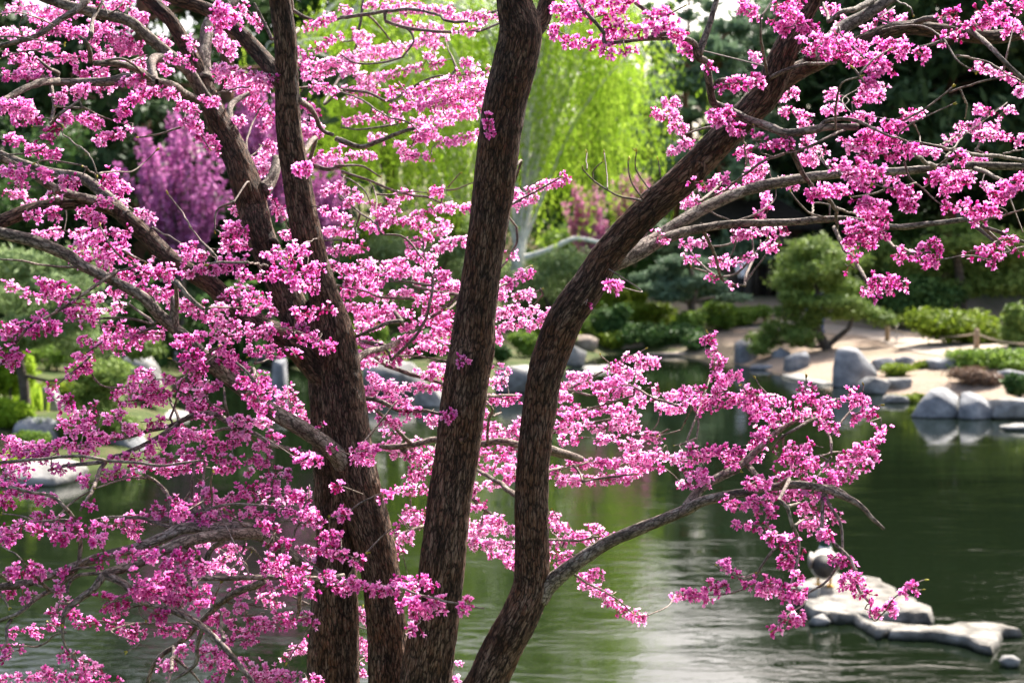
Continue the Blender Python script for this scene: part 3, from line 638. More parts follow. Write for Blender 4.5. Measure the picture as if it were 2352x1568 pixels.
# ------------------------------------------------------------------ tall trees behind
def conifer(name, label, x, Y, H, R, seed, lm, n=14000, size=.42, bare=.15, bark=REDB, gaps=1.0, group=None, top=.6):
    rr = np.random.RandomState(seed); zb = float(land_z(x, Y)[0]); b = np.array([x, Y, zb - .1])
    lean = rr.normal() * .3
    tr = [([b, b + [lean * .3, 0, H * .4], b + [lean, 0, H * .75], b + [lean * 1.1, 0, H]], [H * .018, H * .015, H * .009, .03])]
    cl = []
    nl = int(H * 3.0 * gaps)
    for q in range(nl):
        u = bare + (1 - bare) * rr.rand(); z = H * u; Rr = R * (1 - u) ** top * rr.uniform(.45, 1.1) + .25; a = rr.uniform(0, 6.28)
        e = b + [lean * u + math.cos(a) * Rr, math.sin(a) * Rr, z + rr.uniform(-.3, .5)]
        pr = rr.uniform(.6, 1.15) * (.55 + .09 * H * (1 - u) * (.6 / top) ** .8) ; cl.append((*e, pr, pr, pr * rr.uniform(.35, .6)))
        tr.append(([b + [lean * u, 0, z - .3], (b + [lean * u, 0, z] + e) / 2 - [0, 0, .1], e], [.07, .045, .02]))
    return tree(name, label, tr, cl, n, size, lm, bark, 3.0, group, seed, .35, .2)
def broad(name, label, x, Y, H, R, seed, lm, n=11000, size=.4, group=None):
    rr = np.random.RandomState(seed); zb = float(land_z(x, Y)[0]); b = np.array([x, Y, zb - .1])
    tr = [([b, b + [0, 0, H * .3], b + [.2, 0, H * .6], b + [.1, 0, H * .9]], [H * .025, H * .02, H * .014, .03])]; cl = []
    for q in range(26):
        a = rr.uniform(0, 6.28); u = rr.uniform(.25, 1); ph = rr.uniform(-.2, 1.5)
        e = b + [math.cos(a) * R * u * math.cos(ph * .8), math.sin(a) * R * u * math.cos(ph * .8), H * (.35 + .6 * (ph + .2) / 1.7)]
        pr = R * rr.uniform(.25, .42); cl.append((*e, pr, pr, pr * .75)); tr.append(([b + [0, 0, H * .3], (b + [0, 0, H * .5] + e) / 2, e], [.1, .06, .02]))
    return tree(name, label, tr, cl, n, size, lm, BROWN, 2.2, group, seed, .4)
X_ = lambda px, Y: (px - 1176) / FPX * Y
G1 = 'dark evergreens beyond the left shore'
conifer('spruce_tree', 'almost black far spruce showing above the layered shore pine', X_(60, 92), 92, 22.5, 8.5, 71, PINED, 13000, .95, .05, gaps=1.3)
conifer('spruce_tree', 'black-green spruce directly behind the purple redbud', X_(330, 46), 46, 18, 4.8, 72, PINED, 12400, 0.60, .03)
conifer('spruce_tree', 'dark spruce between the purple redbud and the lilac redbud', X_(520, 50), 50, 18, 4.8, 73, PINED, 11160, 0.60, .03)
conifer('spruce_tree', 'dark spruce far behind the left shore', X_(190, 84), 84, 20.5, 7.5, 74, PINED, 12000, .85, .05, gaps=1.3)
conifer('pine_tree', 'blue-green pine standing beside the birch curtains', X_(1660, 62), 62, 11.8, 4.4, 75, PINEB, 14260, 0.60, .08, gaps=1.2)
conifer('pine_tree', 'tall blue-green pine behind the curved stem', X_(1880, 70), 70, 19, 5.0, 76, PINEB, 13640, 0.72, .12, gaps=1.3, top=.3)
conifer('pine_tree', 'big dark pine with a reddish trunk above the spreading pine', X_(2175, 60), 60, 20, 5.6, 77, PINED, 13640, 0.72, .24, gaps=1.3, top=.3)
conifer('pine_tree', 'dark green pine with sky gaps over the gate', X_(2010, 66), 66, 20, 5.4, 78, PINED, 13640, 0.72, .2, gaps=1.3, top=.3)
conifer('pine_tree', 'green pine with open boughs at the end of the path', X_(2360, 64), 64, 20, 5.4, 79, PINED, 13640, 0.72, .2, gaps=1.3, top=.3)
conifer('pine_tree', 'olive-tinted pine just right of the birch', X_(1545, 70), 70, 12, 4.2, 80, PINEB, 9300, 0.60, .05)
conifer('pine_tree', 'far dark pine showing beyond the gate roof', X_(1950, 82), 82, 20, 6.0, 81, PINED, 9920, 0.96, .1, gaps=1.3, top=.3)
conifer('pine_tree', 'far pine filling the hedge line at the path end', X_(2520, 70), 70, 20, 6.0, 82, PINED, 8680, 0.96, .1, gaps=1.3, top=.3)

conifer('pine_tree', 'very tall far pine standing between the birch and the blue-green pine', X_(1585, 118), 118, 24.5, 8.5, 180, PINEB, 10540, 1.14, .05, gaps=1.3)
conifer('pine_tree', 'very tall far pine rising over the blue-green pine', X_(1735, 122), 122, 25, 8.5, 181, PINEB, 10540, 1.14, .05, gaps=1.3)
conifer('pine_tree', 'far pine showing in the gap beside the birch top', X_(1470, 126), 126, 24.5, 8.0, 182, YEW, 9300, 1.14, .05, gaps=1.3)
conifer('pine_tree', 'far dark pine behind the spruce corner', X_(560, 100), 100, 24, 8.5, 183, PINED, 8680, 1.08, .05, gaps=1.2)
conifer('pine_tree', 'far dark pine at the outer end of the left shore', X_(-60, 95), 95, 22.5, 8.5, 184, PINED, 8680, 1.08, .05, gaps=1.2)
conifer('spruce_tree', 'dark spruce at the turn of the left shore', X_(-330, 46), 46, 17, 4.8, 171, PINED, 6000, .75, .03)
broad('maple_tree', 'leafy tree leading round the bend of the left shore', X_(-620, 40), 40, 13, 5.5, 172, YEW, 5000, .5)
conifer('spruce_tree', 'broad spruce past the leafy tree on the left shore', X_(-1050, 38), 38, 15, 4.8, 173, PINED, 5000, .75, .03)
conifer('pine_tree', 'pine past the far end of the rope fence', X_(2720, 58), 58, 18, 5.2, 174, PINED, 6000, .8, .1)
broad('linden_tree', 'leafy green tree behind the second birch', X_(900, 78), 78, 19, 7, 83, YEW, 12000, .55)
broad('linden_tree', 'leafy tree glimpsed behind the large birch', X_(1330, 84), 84, 16, 6.5, 84, YEW, 10000, .55)
broad('maple_tree', 'dark leafy tree between the spruces and the second birch', X_(700, 72), 72, 19, 6.5, 85, YEW, 12000, .55)
broad('maple_tree', 'low dark tree closing the view under the far pines', X_(1720, 90), 90, 7.5, 7, 86, YEW, 7000)
broad('maple_tree', 'low dark tree closing the view behind the hedge', X_(2120, 88), 88, 7.5, 8, 87, YEW, 7000)
broad('maple_tree', 'low dark tree closing the view behind the mugo pines', X_(1060, 92), 92, 8, 9, 88, YEW, 7000)
broad('maple_tree', 'wide dark tree closing the view behind the spruces', X_(250, 70), 70, 9, 8, 89, YEW, 7000)


# rows of tall shrubs that close the view under the trees
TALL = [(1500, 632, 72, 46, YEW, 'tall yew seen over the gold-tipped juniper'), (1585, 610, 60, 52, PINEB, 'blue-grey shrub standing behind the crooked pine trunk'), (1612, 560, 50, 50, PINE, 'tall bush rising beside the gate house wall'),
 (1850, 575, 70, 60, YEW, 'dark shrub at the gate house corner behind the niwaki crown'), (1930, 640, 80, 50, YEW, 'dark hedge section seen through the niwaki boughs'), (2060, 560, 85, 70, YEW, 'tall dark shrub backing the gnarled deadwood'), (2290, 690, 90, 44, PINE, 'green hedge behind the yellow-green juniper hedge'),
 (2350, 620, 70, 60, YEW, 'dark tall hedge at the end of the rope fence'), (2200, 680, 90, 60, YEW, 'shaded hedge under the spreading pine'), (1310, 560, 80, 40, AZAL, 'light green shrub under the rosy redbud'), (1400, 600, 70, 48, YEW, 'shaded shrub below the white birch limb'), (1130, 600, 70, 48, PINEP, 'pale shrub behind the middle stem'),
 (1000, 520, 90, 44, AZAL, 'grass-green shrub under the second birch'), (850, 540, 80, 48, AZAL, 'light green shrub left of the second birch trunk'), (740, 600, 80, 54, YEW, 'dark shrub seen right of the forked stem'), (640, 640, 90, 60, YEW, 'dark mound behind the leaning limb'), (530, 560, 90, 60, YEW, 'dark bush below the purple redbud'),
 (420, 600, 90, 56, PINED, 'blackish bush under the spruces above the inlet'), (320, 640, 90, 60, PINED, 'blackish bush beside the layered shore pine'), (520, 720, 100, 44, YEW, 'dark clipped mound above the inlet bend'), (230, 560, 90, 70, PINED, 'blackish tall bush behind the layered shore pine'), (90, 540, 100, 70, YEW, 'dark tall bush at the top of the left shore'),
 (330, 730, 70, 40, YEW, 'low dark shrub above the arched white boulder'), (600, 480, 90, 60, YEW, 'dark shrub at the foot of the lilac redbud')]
for q, (px, py, rx, ry, mt, lab) in enumerate(TALL):
    rr = np.random.RandomState(300 + q); Y0 = (58 + 9 * rr.rand()) if px > 760 else (40 + 8 * rr.rand()); k = Y0 / FPX
    if px < 700 and py > 700: Y0 = 37.; k = Y0 / FPX
    c = at_y(px, py, Y0); zb = float(land_z(c[0], Y0)[0]); W, H = rx * k, ry * k; top = c[2] + H
    cl = []
    for e in range(12):
        cl.append((c[0] + rr.uniform(-.7, .7) * W, Y0 + rr.uniform(-.5, .5) * W, rr.uniform(zb + .3, top - H * .3), W * .45, W * .45, max(H * .5, .5)))
    V, F, ti = cloud(cl, 2300, .31, 2.0, rr, .55)
    t = thing('tall_shrub', lab, 'shrub', (c[0], Y0, zb)); part('foliage', t, V, F, mt, tint=ti, smooth=False)
    st = [limb([np.array([c[0] + rr.normal() * .1, Y0, zb - .1]), np.array([(c[0] + q_[0]) / 2, Y0, (zb + q_[2]) / 2]), np.array(q_[:3])], [.05, .035, .015], 5, .5) for q_ in cl[:5]]
    v, f = join(st); part('stem', t, v, f, BROWN)

def far_redbud(label, px, py, rx, ry, Y, seed, n, mat):
    rr = np.random.RandomState(seed); c = at_y(px, py, Y); k = Y / FPX; W, H = rx * k, ry * k
    zb = float(land_z(c[0], Y)[0]); b = np.array([c[0], Y, zb - .1]); tr, V, ts = [], [], []
    tr.append(([b, b + [.1, 0, (c[2] - zb) * .35], (b + c) / 2], [.12, .10, .07]))
    for q in range(60):
        a = rr.uniform(0, 6.28); u = rr.uniform(.45, 1.1); ph = rr.uniform(-1, 1)
        e = c + [math.cos(a) * W * u * math.sqrt(1 - ph * ph * .8), math.sin(a) * W * .8 * u * math.sqrt(1 - ph * ph * .8), ph * H]
        s = (b + c) / 2; m_ = (s + e) / 2 + rr.normal(size=3) * .12; m_[2] -= .1
        P, R = smooth_line([s, m_, e], [.035, .022, .008], .12); tr.append((P[::2], R[::2]))
        nn = n // 60; kk = (rr.rand(nn) ** .6 * (len(P) - 1)).astype(int)
        p = P[kk] + rr.normal(size=(nn, 3)) * .06
        t_ = rr.normal(size=(nn, 3)); t_ /= np.linalg.norm(t_, axis=1)[:, None]; w = np.cross(t_, rr.normal(size=(nn, 3))); w /= np.linalg.norm(w, axis=1)[:, None]
        sz = rr.uniform(.05, .11, nn)[:, None]
        V.append(np.stack([p - t_ * sz, p + w * sz * .6, p + t_ * sz, p - w * sz * .6], 1).reshape(-1, 3)); ts.append(np.repeat(rr.rand(nn), 4))
    t = thing('redbud_tree', label, 'tree', b)
    v, f = join([limb(p, q, 5, .3) for p, q in tr]); part('trunk', t, v, f, BROWN)
    V = np.vstack(V); part('crown', t, V, np.arange(len(V)).reshape(-1, 4), mat, tint=np.concatenate(ts), smooth=False)
far_redbud('purple redbud blooming against the black spruces across the water', 410, 385, 135, 135, 40, 91, 6600, PURP)
far_redbud('lilac redbud across the water seen past the forked stem', 610, 290, 95, 130, 43, 92, 6000, PURP)
far_redbud('lilac redbud low behind the leaning stem', 720, 430, 70, 90, 46, 95, 5000, PURP)
far_redbud('small rosy redbud under the birch curtains', 1345, 480, 55, 65, 58, 93, 4500, ROSE)
far_redbud('faint rosy redbud beside the curved stem', 1455, 440, 55, 50, 62, 94, 4000, ROSE)

# ------------------------------------------------------------------ fence, lamps, bench, gate
WOOD = mat_noise('fence_wood', [(.3, (.22, .15, .09)), (.55, (.36, .26, .17)), (.8, (.48, .37, .26))], 14, 5, .85, .4, .01)
ROPE = mat_noise('rope', [(.3, (.25, .19, .13)), (.55, (.4, .32, .23)), (.8, (.5, .42, .32))], 60, 4, .95, .6, .006)
def rope_fence(label, posts, extra=None, rad=.075, hgt=.5):
    P = [on_land(*p) for p in posts]
    t = thing('rope_fence', label, 'fence', P[0])
    for p in P:
        v, f, _, _ = tube(np.array([p - [0, 0, .15], p + [0, 0, hgt * .5], p + [0, 0, hgt - .03], p + [0, 0, hgt]]), np.array([rad, rad * .97, rad * .95, rad * .78]), 10, True)
        part('post', t, v, qt(f), WOOD)
    E = [extra[0]] + P + [extra[1]] if extra else P
    for a, c in zip(E[:-1], E[1:]):
        u = np.linspace(0, 1, 14)[:, None]; q = a + (c - a) * u; q[:, 2] += hgt * .78 - .16 * 4 * (u * (1 - u))[:, 0]
        v, f, _, _ = tube(q, np.full(14, .022), 6, False); part('rope', t, v, f, ROPE)
    return t
pA, pB = on_land(2243, 800), on_land(2038, 784)
rope_fence('rope fence with wooden posts along the sunny gravel path', [(2038, 784), (2243, 800), (2420, 818)], None)
rope_fence('short rope fence at the gate end of the path', [(1719, 745), (1757, 743), (1771, 746)], None, .07, .5)
STEEL = mat_noise('lamp_metal', [(.3, (.3, .3, .3)), (.7, (.5, .5, .5))], 20, 3, .35, .1, .002)
GLASSW = mat_noise('lamp_globe', [(.3, (.8, .8, .8)), (.7, (.85, .85, .85))], 9, 2, .15, .02, .001, spec=.6)
def lamp(label, px, base, h):
    g = on_land(px, base); t = thing('garden_light', label, 'light', g)
    v, f, _, _ = tube(np.array([g - [0, 0, .1], g + [0, 0, h * .5], g + [0, 0, h]]), np.array([.016, .016, .016]), 6, False); part('stake', t, v, f, STEEL)
    V, F = ICO3; part('globe', t, V * [.06, .06, .05] + g + [0, 0, h + .04], F, GLASSW)
lamp('slim path light with a white globe beside the rope post', 2058, 788, .5)
lamp('white globe light among the clipped azaleas', 1668, 752, .45)
# stone bench
g = on_land(2075, 752); t = thing('stone_bench', 'grey stone bench slab beyond the rope fence', 'bench', g)
v, f = box(g[0], g[1], g[2] + .42, 1.9, .6, .12); part('seat', t, v, f, ROCK, smooth=False)
for dx in (-.6, .6): v, f = box(g[0] + dx, g[1], g[2] + .17, .3, .45, .40); part('leg', t, v, f, ROCK, smooth=False)
# deadwood shrub
g = on_land(2092, 748) + [0, .8, 0]; rr = np.random.RandomState(4); prt = []
for q in range(9):
    a = rr.uniform(-.9, .9); p = [g - [0, 0, .1]]
    for s in range(6): p.append(p[-1] + np.array([math.sin(a), rr.normal() * .3, abs(math.cos(a)) * .9]) * .2); a += rr.normal() * .7
    prt.append(limb(p, np.linspace(.05, .015, len(p)), 6, .08))
v, f = join(prt); single('gnarled_deadwood', 'bare silver-grey gnarled shrub behind the stone bench', 'shrub', v, f, DEADW)
# timber gate house, half hidden by the pines
TIMB = mat_noise('dark_timber', [(.3, (.025, .02, .017)), (.55, (.055, .045, .038)), (.8, (.10, .085, .07))], 7, 5, .8, .4, .01)
PLAS = mat_noise('grey_plaster', [(.3, (.16, .14, .12)), (.7, (.24, .21, .19))], 3, 4, .9, .2, .01)
TILE = mat_noise('roof_tile', [(.3, (.012, .011, .010)), (.7, (.032, .028, .024))], 6, 4, .95, .3, .01, spec=.02)
Yg = 58.0; x0, x1 = X_(1645, Yg), X_(1825, Yg); zg = float(land_z(x0, Yg)[0]); cx = (x0 + x1) / 2; W = x1 - x0
t = thing('gate_house', 'dark timber gate house with a black doorway behind the niwaki pine', 'building', (cx, Yg, zg))
for px in (1645, 1700, 1735, 1765, 1825):
    v, f = box(X_(px, Yg), Yg, zg + 1.35, .2, .2, 2.8); part('post', t, v, f, TIMB, smooth=False)
for a, b_, lab in ((1645, 1700, 'w'), (1700, 1735, 'w'), (1765 + 20, 1825, 'w')):
    v, f = box((X_(a, Yg) + X_(b_, Yg)) / 2, Yg + .25, zg + 1.3, X_(b_, Yg) - X_(a, Yg), .12, 2.6); part('wall', t, v, f, PLAS, smooth=False)
for px in (1645, 1825):
    v, f = box(X_(px, Yg), Yg + 1.9, zg + 1.3, .12, 3.2, 2.6); part('wall', t, v, f, TIMB, smooth=False)
v, f = box(cx, Yg + 3.5, zg + 1.3, W, .12, 2.6); part('wall', t, v, f, TIMB, smooth=False)
v, f = box(cx, Yg - .02, zg + 2.62, W + .5, .24, .22); part('beam', t, v, f, TIMB, smooth=False)
v, f = box(cx, Yg - .02, zg + 2.05, W, .16, .14); part('beam', t, v, f, TIMB, smooth=False)
v, f = box((X_(1735, Yg) + X_(1765, Yg)) / 2 + .1, Yg + .6, zg + 1.0, .9, .06, 2.0); part('door', t, v, f, TIMB, smooth=False)
e, hgt = .9, 1.2; A = [(x0 - e, Yg - e, zg + 2.68), (x1 + e, Yg - e, zg + 2.68), (x1 + e, Yg + 3.5 + e, zg + 2.68), (x0 - e, Yg + 3.5 + e, zg + 2.68), (x0 + .3, Yg + 1.75, zg + 2.68 + hgt), (x1 - .3, Yg + 1.75, zg + 2.68 + hgt)]
A += [(p[0], p[1], p[2] + .14) for p in A]
part('roof', t, np.array(A), [(0, 3, 2, 1), (6, 7, 11, 10), (8, 9, 10, 11), (7, 8, 11), (9, 6, 10), (0, 1, 7, 6), (1, 2, 8, 7), (2, 3, 9, 8), (3, 0, 6, 9)], TILE, smooth=False)

# ------------------------------------------------------------------ people by the gate
def skin_mesh(name, pts, edges, rad, root=0, sub=1):
    me = bpy.data.meshes.new(name + '_skin'); me.from_pydata(pts, edges, []); o = bpy.data.objects.new(name + '_tmp', me); COL.objects.link(o)
    o.modifiers.new('s', 'SKIN'); o.modifiers.new('u', 'SUBSURF').levels = sub
    sv = me.skin_vertices[0].data
    for q, rr_ in zip(sv, rad): q.radius = rr_ if isinstance(rr_, tuple) else (rr_, rr_)
    sv[root].use_root = True
    dg = bpy.context.evaluated_depsgraph_get(); ev = bpy.data.meshes.new_from_object(o.evaluated_get(dg))
    bpy.data.objects.remove(o); return ev
SKIN = mat_noise('skin', [(.3, (.42, .25, .17)), (.7, (.5, .31, .22))], 20, 3, .6, .05, .002)
HAIR = mat_noise('hair', [(.3, (.02, .014, .01)), (.7, (.05, .035, .025))], 40, 3, .5, .3, .004)
def cloth(name, c): return mat_noise(name, [(.3, tuple(q * .85 for q in c)), (.7, c)], 12, 4, .85, .25, .006)
def person(label, g, rz, shirt, trousers, arm=0.0, bag=None):
    pts = [(0, 0, .93), (0, 0, 1.12), (0, -.01, 1.32), (0, 0, 1.45), (0, .01, 1.53), (0, -.02, 1.62), (0, -.02, 1.72),
           (-.17, 0, 1.42), (-.23, .02, 1.16), (-.22, -.06 - arm, .94 + arm), (-.21, -.09 - arm * 1.4, .84 + arm),
           (.17, 0, 1.42), (.23, .02, 1.16), (.22, -.06, .94), (.21, -.09, .84),
           (-.09, 0, .86), (-.11, -.02, .48), (-.11, .02, .08), (-.11, -.13, .04), (.09, 0, .86), (.11, -.02, .48), (.11, .02, .08), (.11, -.13, .04)]
    ed = [(0, 1), (1, 2), (2, 3), (3, 4), (4, 5), (5, 6), (3, 7), (7, 8), (8, 9), (9, 10), (3, 11), (11, 12), (12, 13), (13, 14), (0, 15), (15, 16), (16, 17), (17, 18), (0, 19), (19, 20), (20, 21), (21, 22)]
    rad = [(.16, .11), (.15, .10), (.18, .12), (.12, .09), .055, .09, .085, .07, .05, .038, .03, .07, .05, .038, .03, .095, .065, .045, .04, .095, .065, .045, .04]
    me = skin_mesh('person', pts, ed, rad)
    for m_ in (SKIN, shirt, trousers): me.materials.append(m_)
    for p in me.polygons:
        z = p.center[2]; p.material_index = 2 if z < .92 and abs(p.center[0]) < .19 else (1 if .9 < z < 1.5 and not (abs(p.center[0]) > .17 and z < 1.12) else 0); p.use_smooth = True
    me.name = 'person'
    o = obj('person', me, None, g); o.rotation_euler = (0, 0, rz); tag(o, label, 'person')
    V, F = ICO3; V = V * [.095, .105, .12]; keep = (V[F].mean(1)[:, 2] > -.01) | (V[F].mean(1)[:, 1] > .02)
    obj('hair', mesh('hair', V + [0, .0, 1.68], F[keep], HAIR), o)
    return o
WHT = cloth('white_cotton', (.84, .84, .88)); NAVY = cloth('navy_cotton', (.02, .025, .07)); DKT = cloth('dark_trousers', (.03, .03, .035)); LIM = cloth('lime_cotton', (.35, .55, .06)); JEAN = cloth('blue_denim', (.08, .12, .22))
def stand(px, py): g = on_land(px, py); g[2] = float(land_z(g[0], g[1])[0]); return g
person('person in a white shirt standing at the gate house post', stand(1703, 694) * [1, 0, 0] + [0, Yg - 3.6, zg - .1], .3, WHT, DKT, .12).location.x = X_(1703, Yg - 3.6)
pn = person('person in navy standing behind the niwaki pine', np.array([X_(1884, 50), 50, float(land_z(X_(1884, 50), 50)[0])]), .5, NAVY, JEAN)
pl = person('person in a lime-green top walking behind the niwaki pine', np.array([X_(1862, 50.5), 50.5, float(land_z(X_(1862, 50.5), 50.5)[0])]), -.6, LIM, JEAN)

# ------------------------------------------------------------------ drake on the flat rock
g = on_z(1893, 1345, .085)
g[2] = .075
DUCK = mat_paint('duck_feathers', .7)
sp = np.array([(0, -.20, .20), (0, -.17, .195), (0, -.12, .185), (0, -.05, .175), (0, .04, .175), (0, .11, .185), (0, .16, .215), (0, .175, .27), (.0, .165, .32), (-.01, .17, .355), (-.02, .20, .37), (-.03, .235, .365)])
rd = np.array([.02, .05, .085, .105, .108, .095, .07, .045, .038, .046, .045, .02])
P, R = smooth_line(sp, rd, .008); V, F, B, D = tube(P, R, 20, True)
V[:, 2] -= np.where(V[:, 2] > .18, .0, 0); s = B[:, 2]; tot = s.max(); u = s / tot
col = np.zeros((len(V), 3)); col[:] = (.30, .28, .25)
col[u < .26] = (.42, .39, .34)
rear = (u < .15); col[rear] = (.035, .03, .028); col[(u < .03)] = (.05, .045, .04)
edge = (u >= .15) & (u < .26); col[edge] = (.5, .47, .42)
col[(u > .56) & (u < .70)] = (.10, .05, .03); col[(u > .72)] = (.75, .75, .75); col[(u > .75)] = (.008, .05, .03)
rz = math.radians(-14); ca, sa = math.cos(rz), math.sin(rz)
rot = lambda v: np.stack([v[:, 0] * ca - v[:, 1] * sa, v[:, 0] * sa + v[:, 1] * ca, v[:, 2]], -1)
S_ = 1.15
duck = obj('drake_duck', mesh('drake_duck', rot(V) * S_, qt(F), DUCK, col=col), None, g)
tag(duck, 'mallard drake with its back turned, standing on the flat white rock', 'duck')
ORNG = mat_noise('orange_bill', [(.3, (.55, .25, .03)), (.7, (.65, .34, .05))], 30, 3, .5, .05, .002)
v, f, _, _ = tube(np.array([(-.03, .235, .363), (-.036, .265, .356), (-.04, .292, .352)]), np.array([.02, .017, .012]), 8, True); v[:, 2] = .357 + (v[:, 2] - .357) * .5
obj('bill', mesh('bill', rot(v) * S_, qt(f), ORNG), duck)
for dx in (-.045, .045):
    v, f, _, _ = tube(np.array([(dx, -.01, .10), (dx, .0, .05), (dx, .0, .004)]), np.array([.014, .009, .01]), 6, False)
    v2, f2 = box(dx, .025, .006, .05, .07, .01); v, f = join([(v, f), (v2, f2)]); obj('leg', mesh('leg', rot(v) * S_, f, ORNG), duck)
for sx in (-1, 1):
    v, f = ICO3; w = v * [.022, .135, .062] + [sx * .098, -.02, .20]
    c2 = np.tile([.34, .325, .30], (len(w), 1)); c2[w[:, 1] < -.10] = (.16, .13, .11)
    obj('wing', mesh('wing', rot(w) * S_, f, DUCK, col=c2), duck)
